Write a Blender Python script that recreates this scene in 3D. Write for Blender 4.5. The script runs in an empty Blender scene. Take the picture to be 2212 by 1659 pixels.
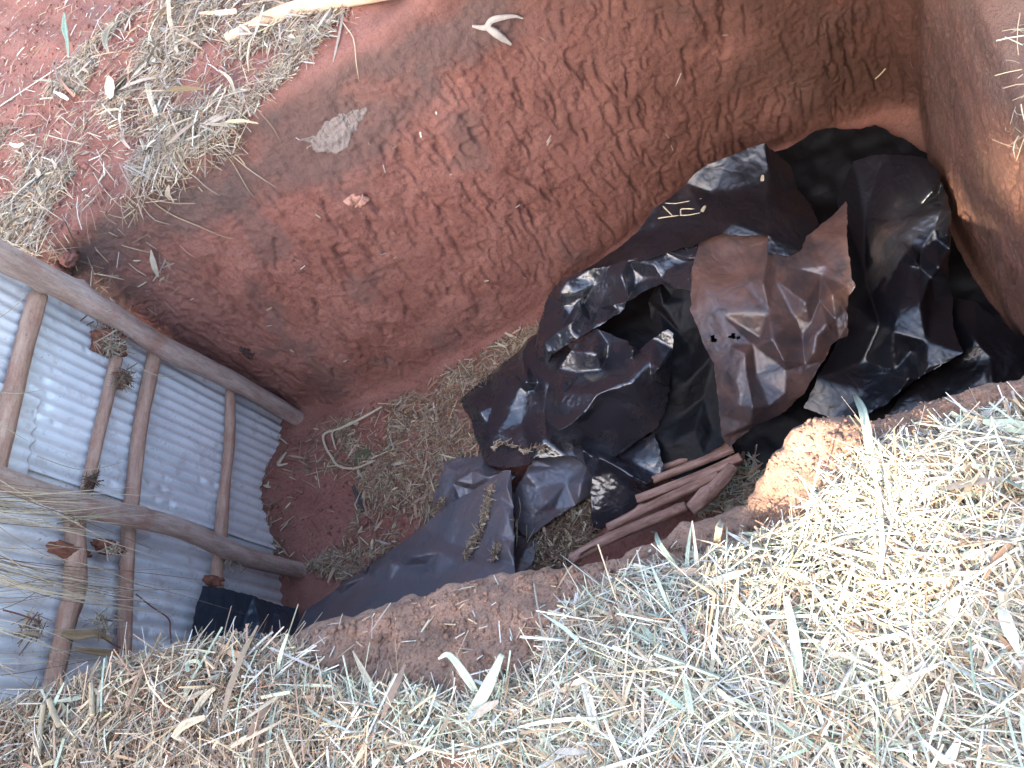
import bpy, bmesh, math, random
import numpy as np
from mathutils import Vector, Matrix
from mathutils.geometry import delaunay_2d_cdt
from mathutils.bvhtree import BVHTree

random.seed(7)
RNG = np.random.default_rng(11)
sc = bpy.context.scene
COL = sc.collection

# ------------------------------------------------------------------ camera
# surveyed in units of a 2212 x 1659 view: focal length 1660, plumb line meets the view at (1940, 1621)
FPX, CX, CY, CAM_H = 1660.0, 1106.0, 829.5, 1.45
DOWN = np.array([1940 - CX, 1621 - CY, FPX]); DOWN /= np.linalg.norm(DOWN)
FWD = np.array([0, 0, 1.0]) - DOWN * DOWN[2]; FWD /= np.linalg.norm(FWD)
RGT = np.cross(FWD, -DOWN)
W2C = np.array([RGT, FWD, -DOWN])            # rows: world axes in camera axes (right, down, forward)
cam = bpy.data.cameras.new('camera')
cam.sensor_width = 36.0
cam.lens = FPX / 2212 * 36.0
cam.clip_start, cam.clip_end = 0.02, 400
camo = bpy.data.objects.new('camera', cam); COL.objects.link(camo)
cx_, cy_, cz_ = W2C @ [1, 0, 0], W2C @ [0, -1, 0], W2C @ [0, 0, -1]
camo.matrix_world = Matrix(((cx_[0], cy_[0], cz_[0], 0), (cx_[1], cy_[1], cz_[1], 0), (cx_[2], cy_[2], cz_[2], CAM_H), (0, 0, 0, 1)))
sc.camera = camo

# ------------------------------------------------------------------ sky, sun, exposure
SUN_AZ = np.array([-0.90, -0.436])             # where the sun stands, seen from the pit
SUN_EL = math.radians(44)
world = bpy.data.worlds.new('World'); sc.world = world; world.use_nodes = True
nt = world.node_tree; nt.nodes.clear()
sky = nt.nodes.new('ShaderNodeTexSky'); sky.sky_type = 'NISHITA'; sky.sun_disc = False
sky.sun_elevation = SUN_EL
sky.sun_rotation = math.atan2(SUN_AZ[0], SUN_AZ[1])
sky.air_density, sky.dust_density, sky.ozone_density = 1.0, 3.0, 0.3
bg = nt.nodes.new('ShaderNodeBackground'); bg.inputs['Strength'].default_value = 0.13
wo = nt.nodes.new('ShaderNodeOutputWorld')
nt.links.new(sky.outputs[0], bg.inputs[0]); nt.links.new(bg.outputs[0], wo.inputs[0])
sun = bpy.data.lights.new('sun', 'SUN'); sun.energy = 4.0; sun.angle = math.radians(0.5); sun.color = (1.0, 0.86, 0.66)
suno = bpy.data.objects.new('sun', sun); COL.objects.link(suno)
TO_SUN = Vector((SUN_AZ[0] * math.cos(SUN_EL), SUN_AZ[1] * math.cos(SUN_EL), math.sin(SUN_EL))).normalized()
suno.rotation_euler = (-TO_SUN).to_track_quat('-Z', 'Y').to_euler()
suno.location = TO_SUN * 30
vs = sc.view_settings
vs.view_transform = 'Standard'; vs.look = 'None'; vs.gamma = 1.0; vs.use_curve_mapping = False
vs.exposure = 3.2

# ------------------------------------------------------------------ helpers
def ray(x, y):
    return W2C @ np.array([x - CX, y - CY, FPX])
def at(x, y, z):
    """survey point (x, y) of the view at height z"""
    d = ray(x, y); t = (z - CAM_H) / d[2]
    return np.array([t * d[0], t * d[1], z])
def on_plane(x, y, p0, nrm):
    d = ray(x, y); o = np.array([0, 0, CAM_H])
    t = np.dot(np.array(p0) - o, nrm) / np.dot(d, nrm)
    return o + t * d
def depth_of(p):
    return float(DOWN @ np.zeros(3) + (np.array(p) - [0, 0, CAM_H]) @ (W2C @ np.array([0, 0, 1.0])))

_P = np.random.default_rng(3).permutation(256); _P = np.concatenate([_P, _P, _P])
_G = np.random.default_rng(4).normal(size=(256, 3)); _G /= np.linalg.norm(_G, axis=1)[:, None]
def perlin(p):
    p = np.asarray(p, float); i = np.floor(p).astype(int); f = p - i; i &= 255
    u = f * f * f * (f * (f * 6 - 15) + 10)
    out = 0
    for dx in (0, 1):
        wx = u[..., 0] if dx else 1 - u[..., 0]
        for dy in (0, 1):
            wy = u[..., 1] if dy else 1 - u[..., 1]
            for dz in (0, 1):
                wz = u[..., 2] if dz else 1 - u[..., 2]
                h = _P[_P[_P[(i[..., 0] + dx) & 255] + ((i[..., 1] + dy) & 255)] + ((i[..., 2] + dz) & 255)]
                g = _G[h]
                out = out + wx * wy * wz * (g[..., 0] * (f[..., 0] - dx) + g[..., 1] * (f[..., 1] - dy) + g[..., 2] * (f[..., 2] - dz))
    return out * 1.5
def fbm(p, octv=4, gain=0.5, lac=2.03):
    s, a = 0, 1.0
    for k in range(octv):
        s = s + a * perlin(p + 17.3 * k); a *= gain; p = p * lac
    return s
def sstep(a, b, x):
    t = np.clip((x - a) / (b - a), 0, 1); return t * t * (3 - 2 * t)

def fast_mesh(name, V, faces, smooth=True, colors=None, cname='tint'):
    """faces: int array (n, 3) or (n, 4)"""
    me = bpy.data.meshes.new(name)
    V = np.asarray(V, np.float32); faces = np.asarray(faces, np.int32); k = faces.shape[1]
    me.vertices.add(len(V)); me.vertices.foreach_set('co', V.ravel())
    me.loops.add(faces.size); me.loops.foreach_set('vertex_index', faces.ravel())
    me.polygons.add(len(faces)); me.polygons.foreach_set('loop_start', np.arange(0, faces.size, k, dtype=np.int32))
    me.polygons.foreach_set('use_smooth', np.full(len(faces), smooth))
    me.update(calc_edges=True)
    if colors is not None:
        c = np.ones((len(V), 4), np.float32); c[:, :colors.shape[1]] = colors
        a = me.color_attributes.new(cname, 'FLOAT_COLOR', 'POINT'); a.data.foreach_set('color', c.ravel())
    return me
def link(name, me, mat, parent=None):
    o = bpy.data.objects.new(name, me); COL.objects.link(o)
    if mat: me.materials.append(mat)
    if parent: o.parent = parent
    return o
def tag(o, label, cat=None, group=None, kind=None):
    o['label'] = label
    if cat: o['category'] = cat
    if group: o['group'] = group
    if kind: o['kind'] = kind
    return o
def structure(o, label=None):
    o['kind'] = 'structure'
    if label: o['label'] = label
    return o
def empty(name, loc=(0, 0, 0)):
    o = bpy.data.objects.new(name, None); COL.objects.link(o); o.location = loc; o.empty_display_size = 0.05
    return o

# ------------------------------------------------------------------ materials
class NB:
    """small node-graph helper"""
    def __init__(self, name):
        self.m = bpy.data.materials.new(name); self.m.use_nodes = True
        self.t = self.m.node_tree; self.n = self.t.nodes
        self.b = self.n['Principled BSDF']
        self.tc = self.n.new('ShaderNodeTexCoord')
    def lk(self, a, b): self.t.links.new(a, b)
    def noise(self, scale, detail=4, rough=0.6, vec=None, dist=0.0):
        x = self.n.new('ShaderNodeTexNoise'); x.inputs['Scale'].default_value = scale
        x.inputs['Detail'].default_value = detail; x.inputs['Roughness'].default_value = rough; x.inputs['Distortion'].default_value = dist
        self.lk(vec or self.tc.outputs['Object'], x.inputs['Vector']); return x.outputs['Fac']
    def ramp(self, fac, stops):
        r = self.n.new('ShaderNodeValToRGB'); e = r.color_ramp.elements
        while len(e) < len(stops): e.new(0.5)
        for el, (p, c) in zip(e, stops):
            el.position = p; el.color = (c[0], c[1], c[2], 1) if hasattr(c, '__len__') else (c, c, c, 1)
        self.lk(fac, r.inputs[0]); return r.outputs[0]
    def mix(self, fac, a, b, mode='MIX'):
        x = self.n.new('ShaderNodeMix'); x.data_type = 'RGBA'; x.blend_type = mode
        for sock, v in ((x.inputs[0], fac), (x.inputs[6], a), (x.inputs[7], b)):
            if isinstance(v, (int, float)): sock.default_value = v
            elif isinstance(v, tuple): sock.default_value = (*v, 1)
            else: self.lk(v, sock)
        return x.outputs[2]
    def math(self, op, a, b=0.0):
        x = self.n.new('ShaderNodeMath'); x.operation = op
        for sock, v in ((x.inputs[0], a), (x.inputs[1], b)):
            if isinstance(v, (int, float)): sock.default_value = v
            else: self.lk(v, sock)
        return x.outputs[0]
    def attr(self, name):
        x = self.n.new('ShaderNodeAttribute'); x.attribute_name = name; return x
    def bump(self, h, strength, dist, prev=None):
        x = self.n.new('ShaderNodeBump'); x.inputs['Strength'].default_value = strength; x.inputs['Distance'].default_value = dist
        self.lk(h, x.inputs['Height'])
        if prev: self.lk(prev, x.inputs['Normal'])
        return x.outputs[0]
    def set(self, **kw):
        for k, v in kw.items():
            s = self.b.inputs[k.replace('_', ' ')]
            if isinstance(v, (int, float)): s.default_value = v
            elif isinstance(v, tuple): s.default_value = (*v, 1)
            else: self.lk(v, s)
        return self

def mat_soil():
    g = NB('red_soil')
    a = g.attr('soil'); sep = g.n.new('ShaderNodeSeparateColor'); g.lk(a.outputs['Color'], sep.inputs[0])
    humus, dry, painted_shade = sep.outputs
    base = g.ramp(g.noise(5, 6, 0.65), [(0.30, (0.195, 0.078, 0.058)), (0.5, (0.255, 0.110, 0.084)), (0.70, (0.315, 0.146, 0.113))])
    fine = g.noise(90, 5, 0.7)
    base = g.mix(g.ramp(fine, [(0.35, 0.55), (0.5, 0.0), (0.62, 0.0)]), base, (0.10, 0.034, 0.024))
    base = g.mix(g.ramp(g.noise(26, 4, 0.7), [(0.60, 0.0), (0.72, 0.45)]), base, (0.36, 0.18, 0.135))
    base = g.mix(g.ramp(g.noise(2.3, 5, 0.7), [(0.42, 0.0), (0.68, 0.45)]), base, (0.30, 0.155, 0.125))
    hum = g.mix(g.noise(14, 5, 0.7), (0.095, 0.062, 0.056), (0.190, 0.120, 0.100))
    c = g.mix(humus, base, hum)
    dr = g.ramp(g.noise(11, 6, 0.7), [(0.3, (0.235, 0.145, 0.104)), (0.55, (0.31, 0.20, 0.148)), (0.75, (0.375, 0.25, 0.19))])
    dr = g.mix(g.ramp(g.noise(150, 3, 0.7), [(0.36, 0.6), (0.48, 0.0)]), dr, (0.12, 0.06, 0.04))
    c = g.mix(dry, c, dr)
    c = g.mix(g.math('MULTIPLY', painted_shade, .9), c, g.mix(g.noise(12, 5, .7), (0.050, 0.023, 0.016), (0.105, 0.050, 0.034)))  # deep-corner shade painted as a darker earth colour
    # pale grit
    v = g.n.new('ShaderNodeTexVoronoi'); v.inputs['Scale'].default_value = 130; g.lk(g.tc.outputs['Object'], v.inputs['Vector'])
    grit = g.math('MULTIPLY', g.ramp(v.outputs['Distance'], [(0.05, 1.0), (0.13, 0.0)]), g.ramp(g.noise(9, 3, 0.6), [(0.5, 0.0), (0.7, 0.5)]))
    c = g.mix(grit, c, (0.42, 0.25, 0.17))
    nb = g.bump(g.noise(34, 8, 0.8), 0.8, 0.020)
    nb = g.bump(g.noise(115, 6, 0.75), 0.8, 0.008, nb)
    nb = g.bump(g.noise(260, 5, 0.75), 0.7, 0.004, nb)
    g.set(Base_Color=c, Roughness=0.95, Normal=nb); g.b.inputs['Specular IOR Level'].default_value = 0.15
    return g.m
def mat_tint(name, rough=0.7, spec=0.25, trans=0.0, streak=True):
    """colour of each blade sits in the mesh; grain from noise"""
    g = NB(name); a = g.attr('tint')
    c = g.mix(g.ramp(g.noise(160, 3, 0.6), [(0.35, 0.35), (0.6, 0.0)]), a.outputs['Color'], (0.16, 0.10, 0.06))
    g.set(Base_Color=c, Roughness=rough); g.b.inputs['Specular IOR Level'].default_value = spec
    return g.m
def mat_plastic(name, mud=0.3, mudcol=(0.17, 0.062, 0.036), rough=0.30, base=(0.0055, 0.0060, 0.0085), mrough=0.5, spec=0.6):
    g = NB(name)
    n1 = g.noise(4.5, 7, 0.72, dist=0.5)
    lo = 0.74 - 0.42 * mud
    mk = g.ramp(n1, [(lo - 0.10, 0.0), (lo + 0.16, min(1.0, 0.30 + 0.70 * mud))])
    mc = g.mix(g.noise(13, 5, 0.7), tuple(v * 0.45 for v in mudcol), mudcol)
    sp = g.ramp(g.noise(120, 3, 0.7), [(0.66, 0.0), (0.74, 0.35)])
    g.set(Base_Color=g.mix(sp, g.mix(mk, base, mc), tuple(min(1, v * 1.8) for v in mudcol)))
    r = g.mix(mk, (rough,) * 3, (mrough,) * 3)
    r2 = g.mix(g.ramp(g.noise(9, 5, 0.7), [(0.45, 0.0), (0.7, 0.35)]), r, (0.48, 0.48, 0.48))
    g.set(Roughness=r2)
    vo = g.n.new('ShaderNodeTexVoronoi'); vo.feature = 'DISTANCE_TO_EDGE'; vo.inputs['Scale'].default_value = 12
    mp = g.n.new('ShaderNodeVectorMath'); mp.operation = 'ADD'; nz = g.n.new('ShaderNodeTexNoise'); nz.inputs['Scale'].default_value = 14
    g.lk(g.tc.outputs['Object'], nz.inputs['Vector']); sc_ = g.n.new('ShaderNodeVectorMath'); sc_.operation = 'SCALE'; sc_.inputs['Scale'].default_value = 0.10
    g.lk(nz.outputs['Color'], sc_.inputs[0]); g.lk(g.tc.outputs['Object'], mp.inputs[0]); g.lk(sc_.outputs[0], mp.inputs[1]); g.lk(mp.outputs[0], vo.inputs['Vector'])
    nb = g.bump(g.ramp(vo.outputs['Distance'], [(0.0, 0.0), (0.16, 1.0)]), 0.11, 0.006)
    nb = g.bump(g.noise(26, 3, 0.6, dist=1.5), 0.10, 0.006, nb)
    g.set(Normal=nb); g.b.inputs['Specular IOR Level'].default_value = spec
    return g.m
def mat_metal():
    g = NB('galvanised_iron')
    big = g.noise(4, 5, 0.6)
    c = g.ramp(big, [(0.3, (0.54, 0.545, 0.55)), (0.7, (0.70, 0.70, 0.69))])
    mud = g.ramp(g.noise(6, 6, 0.72, dist=0.8), [(0.50, 0.0), (0.72, 0.65)])
    a = g.attr('tint')
    mud = g.math('MAXIMUM', mud, g.math('MULTIPLY', a.outputs['Fac'], g.ramp(g.noise(30, 4, 0.7), [(0.3, 0.55), (0.7, 0.9)])))
    c2 = g.mix(mud, c, (0.24, 0.135, 0.095))
    sp = g.ramp(g.noise(85, 3, 0.6), [(0.60, 0.0), (0.68, 0.6)])
    c2 = g.mix(g.math('MULTIPLY', sp, g.ramp(g.noise(5, 2, 0.5), [(0.45, 0.0), (0.65, 1.0)])), c2, (0.16, 0.10, 0.08))
    met = g.math('SUBTRACT', 0.12, g.math('MULTIPLY', mud, 0.12))
    g.set(Base_Color=c2, Metallic=met, Roughness=g.ramp(big, [(0.3, 0.42), (0.7, 0.56)]))
    g.set(Normal=g.bump(g.noise(30, 3, 0.6), 0.12, 0.004))
    return g.m
def mat_wood(name, c0, c1, mud, mudcol=(0.24, 0.098, 0.062)):
    g = NB(name)
    tc = g.n.new('ShaderNodeMapping'); tc.inputs['Scale'].default_value = (1, 1, 0.18)
    g.lk(g.tc.outputs['Object'], tc.inputs['Vector'])
    c = g.mix(g.ramp(g.noise(34, 7, 0.75, vec=tc.outputs[0]), [(.32, 0.0), (.68, 1.0)]), c0, c1)
    c = g.mix(g.ramp(g.noise(70, 4, 0.7), [(0.60, 0.0), (0.70, 0.5)]), c, (0.09, 0.06, 0.05))
    m = g.ramp(g.noise(9, 5, 0.7), [(0.60 - 0.3 * mud, 0.0), (0.78 - 0.3 * mud, min(1, 0.4 + 0.6 * mud))])
    g.set(Base_Color=g.mix(m, c, mudcol), Roughness=0.85)
    nb = g.bump(g.noise(60, 6, 0.75, vec=tc.outputs[0]), 0.8, 0.010)
    g.set(Normal=g.bump(g.noise(200, 4, 0.7), 0.5, 0.003, nb)); g.b.inputs['Specular IOR Level'].default_value = 0.25
    return g.m
def mat_plain(name, c0, c1, scale=30, rough=0.8, bump=0.4, dist=0.004):
    g = NB(name)
    g.set(Base_Color=g.mix(g.noise(scale, 5, 0.7), c0, c1), Roughness=rough)
    g.set(Normal=g.bump(g.noise(scale * 2.5, 5, 0.7), bump, dist)); g.b.inputs['Specular IOR Level'].default_value = 0.25
    return g.m

SOIL = mat_soil()
STRAW = mat_tint('dry_straw')
P_BLACK = mat_plastic('black_polythene', 0.30, mudcol=(0.095, 0.055, 0.045), rough=0.22, base=(.014, .015, .020), spec=.95)
P_SHEEN_DUST = mat_plastic('sheen_dusty_polythene', 0.55, mudcol=(0.15, 0.095, 0.085), rough=0.34, base=(0.075, 0.076, 0.090), spec=0.8)  # lilac-grey base puts sky sheen into the colour, with dust over it
P_DARK = mat_plastic('dull_dark_polythene', 0.26, mudcol=(0.06, 0.034, 0.024), rough=0.30)
P_GAP_SHADE = mat_plastic('gap_shade_polythene', 0.2, mudcol=(0.04, 0.02, 0.015), rough=0.6, base=(.004, .004, .005), spec=0.2)  # near-black, standing in for shade between the sheets
P_BROWN = mat_plastic('muddy_polythene', 0.64, mudcol=(0.165, 0.080, 0.056), rough=0.30, base=(0.030, 0.027, 0.030), mrough=0.46)
P_BLUE_SHEEN = mat_plastic('blue_sheen_polythene', 0.15, mudcol=(0.09, 0.07, 0.06), rough=0.28, base=(.016, .026, .038))  # bluish base puts the blue sheen into the colour
IRON = mat_metal()
W_POST = mat_wood('weathered_eucalyptus', (0.21, 0.14, 0.108), (0.44, 0.335, 0.28), 0.34)
W_RAIL = mat_wood('muddy_rail_wood', (0.25, 0.13, 0.088), (0.46, 0.31, 0.225), 0.40, (0.27, 0.115, 0.075))
W_LOG = mat_wood('mud_stained_log', (0.13, 0.062, 0.043), (0.46, 0.29, 0.225), 0.3, (0.27, 0.115, 0.075))

# ------------------------------------------------------------------ the dug pit: ground, walls and floor from one swept profile
FLOOR_C = np.array([0.15, 1.45])
def floor_z(x, y):
    return -1.36 - 0.075 * np.clip((x + 0.8) / 2.0, 0, 1)
POST_A = at(645, 905, -1.36); POST_B = at(655, 1232, -1.36)
WALL_DIR = (POST_A - POST_B); WALL_DIR[2] = 0; WALL_DIR /= np.linalg.norm(WALL_DIR)      # along the iron fence, towards the far bank
WALL_N = np.array([WALL_DIR[1], -WALL_DIR[0], 0.0])                                        # out of the fence, into the pit

stations = []   # (rim xyz, base xy)
def st(rim, base): stations.append((np.array(rim, float), np.array(base, float)))
fl = -1.36
# far side
st((-1.12, 3.10, .02), (-1.16, 2.98))
st((-.90, 3.00, .01), (-.97, 2.90))
st((-.68, 2.93, 0), (-.80, 2.76))
st((-.41, 2.805, 0), (-.60, 2.56))
st((-.157, 2.685, 0), (-.30, 2.38))
st((.101, 2.59, 0), (.02, 2.25))
st((.314, 2.49, 0), (.30, 2.16))
st((.612, 2.368, 0), (.62, 2.11))
st((.95, 2.24, 0), (.98, 2.06))
st((1.27, 2.08, 0), (1.30, 1.98))
st((1.50, 1.93, 0), (1.54, 1.84))
st((1.72, 1.78, -.02), (1.74, 1.68))
# corner and end bank
st((1.95, 1.64, -.03), (1.93, 1.56))
st((1.97, 1.46, -.05), (1.98, 1.44))
st((1.70, 1.27, -.06), (1.80, 1.26))
st((1.60, 1.13, -.09), (1.67, 1.10))
st((1.43, .92, -.12), (1.50, .86))
st((1.30, .76, -.12), (1.41, .70))
st((1.14, .57, -.10), (1.32, .53))
st((1.04, .42, -.06), (1.20, .34))
st((.92, .30, -.03), (1.02, .20))
st((.76, .24, -.01), (.84, .13))
# near bank
for px, py, z in [(2212, 822, 0), (2160, 806, 0), (2110, 815, 0), (2050, 848, -.005), (1950, 878, -.01), (1850, 882, -.01), (1760, 893, -.01), (1705, 908, -.005),
                  (1664, 935, -.01), (1643, 975, -.02), (1638, 1030, -.04), (1622, 1078, -.08), (1590, 1098, -.13), (1530, 1102, -.13), (1430, 1148, -.11),
                  (1335, 1184, -.10), (1240, 1217, -.10), (1130, 1220, -.09), (1000, 1240, -.08), (930, 1256, -.08), (850, 1290, -.08), (760, 1320, -.08),
                  (690, 1328, -.08), (610, 1368, -.07), (560, 1386, -.05), (420, 1400, -.02), (300, 1432, 0), (150, 1484, 0), (0, 1535, 0)]:
    p = at(px, py, z); d = p[:2] - FLOOR_C; d /= np.linalg.norm(d)
    st(p, p[:2] + d * 0.10)
st((-1.80, 1.62, 0), (-1.86, 1.55))
# behind the iron fence
st((-1.86, 1.78, 0), (-1.86, 1.78))
st((-1.58, 2.28, 0), (-1.58, 2.28))
st((-1.30, 2.78, 0), (-1.30, 2.78))
st((-1.20, 3.00, 0), (-1.22, 2.95))

RIM = np.array([s[0] for s in stations]); BASE = np.array([s[1] for s in stations])
NST = len(stations)
seg = np.linalg.norm(np.roll(RIM, -1, 0)[:, :2] - RIM[:, :2], axis=1)
N_RING = 1150
# denser where the photograph looks
wgt = seg.copy()
for k in range(NST):
    if k >= NST - 6: wgt[k] *= 0.25
cum = np.concatenate([[0], np.cumsum(wgt)])
arc = np.concatenate([[0], np.cumsum(seg)])
s_lin = np.linspace(0, cum[-1], N_RING, endpoint=False)
idx = np.clip(np.searchsorted(cum, s_lin, 'right') - 1, 0, NST - 1)
fr = (s_lin - cum[idx]) / wgt[idx]
def ring(A):
    B = np.vstack([A, A[:1]])
    v = B[idx] + (B[idx + 1] - B[idx]) * fr[:, None]
    k = np.exp(-0.5 * (np.arange(-12, 13) / 4.0) ** 2); k /= k.sum()
    return sum(w * np.roll(v, j - 12, 0) for j, w in enumerate(k))
R3 = ring(RIM); B2 = ring(BASE)
s_arc = arc[idx] + fr * seg[idx]
ST_F = idx + fr                                  # station coordinate of each column

bank_k = np.concatenate([np.geomspace(60, 1.6, 26), np.linspace(1.5, 0.012, 120)])      # metres out from the rim
N_BANK = len(bank_k); N_WALL = 190; N_FLOOR = 62
rows = []
out = R3[:, :2] - FLOOR_C; out /= np.linalg.norm(out, axis=1)[:, None]
near_mask = sstep(20.5, 22.5, ST_F) * (1 - sstep(NST - 6.2, NST - 5.2, ST_F))
for b in bank_k:
    xy = R3[:, :2] + out * b
    z = R3[:, 2] * (1 - sstep(0.0, 0.26, b))
    rows.append(np.column_stack([xy, z]))
for t in np.linspace(0, 1, N_WALL):
    xy = R3[:, :2] * (1 - t) + B2 * t
    zb = floor_z(B2[:, 0], B2[:, 1])
    rows.append(np.column_stack([xy, R3[:, 2] * (1 - t) + zb * t]))
for t in np.linspace(0, 1, N_FLOOR + 1)[1:]:
    xy = B2 * (1 - t) + FLOOR_C * t
    rows.append(np.column_stack([xy, floor_z(xy[:, 0], xy[:, 1])]))
G = np.array(rows)                                # rows x columns x 3
NR = len(G)
# round the lip and the foot: smooth along the profile
def smooth_rows(G, c, half, sig, amt):
    lo, hi = max(1, c - half), min(NR - 1, c + half)
    for _ in range(sig):
        M = G[lo:hi].copy()
        M = M * 0.5 + 0.25 * (G[lo - 1:hi - 1] + G[lo + 1:hi + 1])
        w = (1 - np.abs(np.arange(lo, hi) - c) / half)[:, None, None] * amt
        G[lo:hi] = G[lo:hi] * (1 - w) + M * w
smooth_rows(G, N_BANK, 16, 36, 1.0)
smooth_rows(G, N_BANK + N_WALL, 14, 30, 1.0)

def normals(G):
    du = np.roll(G, -1, 1) - np.roll(G, 1, 1)
    dv = np.empty_like(G); dv[1:-1] = G[2:] - G[:-2]; dv[0] = G[1] - G[0]; dv[-1] = G[-1] - G[-2]
    n = np.cross(du, dv); l = np.linalg.norm(n, axis=2, keepdims=True); return n / np.maximum(l, 1e-9)
NRM = normals(G)
if NRM[40, 600, 2] < 0: NRM = -NRM
row_i = np.arange(NR)[:, None] * np.ones((1, N_RING))
wall_w = sstep(N_BANK - 3, N_BANK + 12, row_i) * (1 - sstep(N_BANK + N_WALL - 14, N_BANK + N_WALL + 2, row_i))
bank_w = 1 - sstep(N_BANK - 10, N_BANK + 2, row_i)
floor_w = sstep(N_BANK + N_WALL - 6, N_BANK + N_WALL + 6, row_i)
far_w = np.ones((NR, 1)) * (1 - sstep(19.5, 21.0, ST_F))[None]
near_w = np.ones((NR, 1)) * near_mask[None]
depth_w = np.clip((row_i - N_BANK) / N_WALL, 0, 1)
U = np.ones((NR, 1)) * s_arc[None]; Vd = -G[..., 2]
disp = 0.018 * fbm(G * 2.2, 3) * wall_w
disp += 0.012 * fbm(G * 8.0 + 5, 4) * (wall_w * 0.35 + bank_w * 0.8 + floor_w * 0.5)
disp += 0.020 * fbm(G * 3.0 + 9, 3) * (bank_w + 0.6 * floor_w)
# pick strokes: slanting, steep-sided grooves down the dug faces
sl = U + 0.12 * Vd
wv = 0.07 * fbm(np.stack([U * 2.5, Vd * 2.5, 0 * U], -1), 2)
c1 = np.stack([(sl + wv) * 9.0, Vd * 3.4 + 1.7 * np.floor(0 * U), 0 * U + 2.2], -1)
n1 = perlin(c1)
groove = np.clip(n1 + 0.12, 0, 1)
c2 = np.stack([(sl + wv * 1.4) * 19.0 + 31, Vd * 4.5, 0 * U + 7.7], -1)
n2 = perlin(c2)
def notch(n, a, b, e): return sstep(a, b, n) * (1 - .85 * sstep(b, e, n))
tool = 0.006 * n1
rsk = np.random.default_rng(8)
def strokes(n, u0, u1, v0, v1, slant, lmin, lmax, wmin, wmax, dmin, dmax):
    for _ in range(n):
        uc, vc = rsk.uniform(u0, u1), rsk.uniform(v0, v1); L_ = rsk.uniform(lmin, lmax); w_ = rsk.uniform(wmin, wmax); dd = rsk.uniform(dmin, dmax); a = slant + rsk.normal(0, .16); bow = rsk.normal(0, .012)
        c0, c1 = np.searchsorted(s_arc[:cut_col], [uc - .16, uc + .16])
        if c1 - c0 < 3: continue
        r0, r1 = N_BANK, N_BANK + N_WALL
        du = U[r0:r1, c0:c1] - uc; dv = Vd[r0:r1, c0:c1] - vc
        p = dv * math.cos(a) + du * math.sin(a); q = du * math.cos(a) - dv * math.sin(a) - bow * (1 - (2 * p / L_) ** 2)
        q = q + .004 * perlin(np.stack([p * 60, 0 * p + uc * 7, 0 * p], -1))
        m = (1 - sstep(L_ * .32, L_ * .5, np.abs(p)))
        prof = np.where(q >= 0, np.clip(1 - q / w_, 0, 1), np.clip(1 + q / .005, 0, 1))
        tool[r0:r1, c0:c1] -= 1.6 * dd * prof * m
cut_col = int(np.searchsorted(ST_F, 20.0))
strokes(560, .1, 3.4, .12, 1.34, -.10, .06, .20, .012, .04, .003, .010)
strokes(420, .1, 3.4, .05, 1.36, -.10, .03, .09, .006, .02, .002, .006)
strokes(170, 3.2, 5.2, .05, 1.3, .05, .08, .30, .010, .03, .003, .009)
disp += tool * wall_w * far_w * (.45 + .55 * sstep(.10, .40, depth_w))
ridged = 1 - np.abs(perlin(G * 21.0 + 3))
disp += 0.003 * (ridged - 0.7) * wall_w
disp += 0.0040 * (1 - 2 * np.abs(perlin(G * 33.0 + 8))) * wall_w * sstep(-.2, .3, perlin(G * 4 + 2))
disp += 0.0045 * fbm(G * 40.0, 3, 0.65) * (wall_w + 0.7 * bank_w + 0.5 * floor_w)
# lumpy near lip
disp += 0.016 * fbm(G * 13.0 + 21, 3) * near_w * sstep(N_BANK - 34, N_BANK - 8, row_i) * (1 - sstep(N_BANK + 10, N_BANK + 40, row_i))
fade = 1 - sstep(3.5, 8.0, np.linalg.norm(G[..., :2] - FLOOR_C, axis=2))
G2 = G + NRM * (disp * np.maximum(fade, 0.0))[..., None]
# broad swell of the far ground, so it does not end as a table
far_r = np.linalg.norm(G[..., :2] - FLOOR_C, axis=2)
G2[..., 2] += 0.10 * fbm(np.stack([G[..., 0] * 0.15, G[..., 1] * 0.15, 0 * far_r], -1), 3) * sstep(4, 14, far_r)
# soil banked against the foot of the fence
fd = (G2[..., :2] - POST_A[:2]) @ WALL_N[:2]
al = (G2[..., :2] - POST_B[:2]) @ WALL_DIR[:2]
G2[..., 2] += 0.17 * np.exp(-((fd + 0.06) / 0.17) ** 2) * np.exp(-((al - 0.36) / 0.26) ** 2) * floor_w

soil = np.zeros((NR, N_RING, 3))
hz = fbm(np.stack([G[..., 0] * 3, G[..., 1] * 3, G[..., 2] * 5], -1), 4)
dpt = -G2[..., 2]
hum = sstep(-0.02, 0.10, dpt + 0.06 * hz) * (1 - sstep(0.14, 0.40, dpt + 0.22 * hz)) * 0.85
hum *= np.where((ST_F < 20), 1.0, 0.15)[None] * sstep(0.0, 1.2, ST_F)[None]
hum += 0.55 * sstep(0.22, 0.50, fbm(G * 2.6 + 40, 4)) * wall_w * (1 - sstep(19.5, 21, ST_F))[None]
hum = np.maximum(hum, 0.75 * sstep(11.5, 13.5, ST_F)[None] * (1 - sstep(19.5, 20.5, ST_F))[None] * sstep(-.2, .5, hz) * wall_w)
painted_shade = sstep(6.0, 11.0, ST_F)[None] * (1 - sstep(19.5, 20.5, ST_F))[None] * wall_w * sstep(.05, .5, dpt + .25 * hz)  # painted shade: walls darkened towards the deep corner
painted_shade = np.clip(painted_shade * (1 - .45 * sstep(13.2, 14.6, ST_F)[None]) * (.85 + .4 * hz), 0, 1)
soil[..., 2] = painted_shade
soil[..., 0] = np.clip(hum, 0, 1)
soil[..., 1] = np.clip(near_w * (1 - sstep(N_BANK + 20, N_BANK + 70, row_i)), 0, 1) * 0.95
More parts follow.
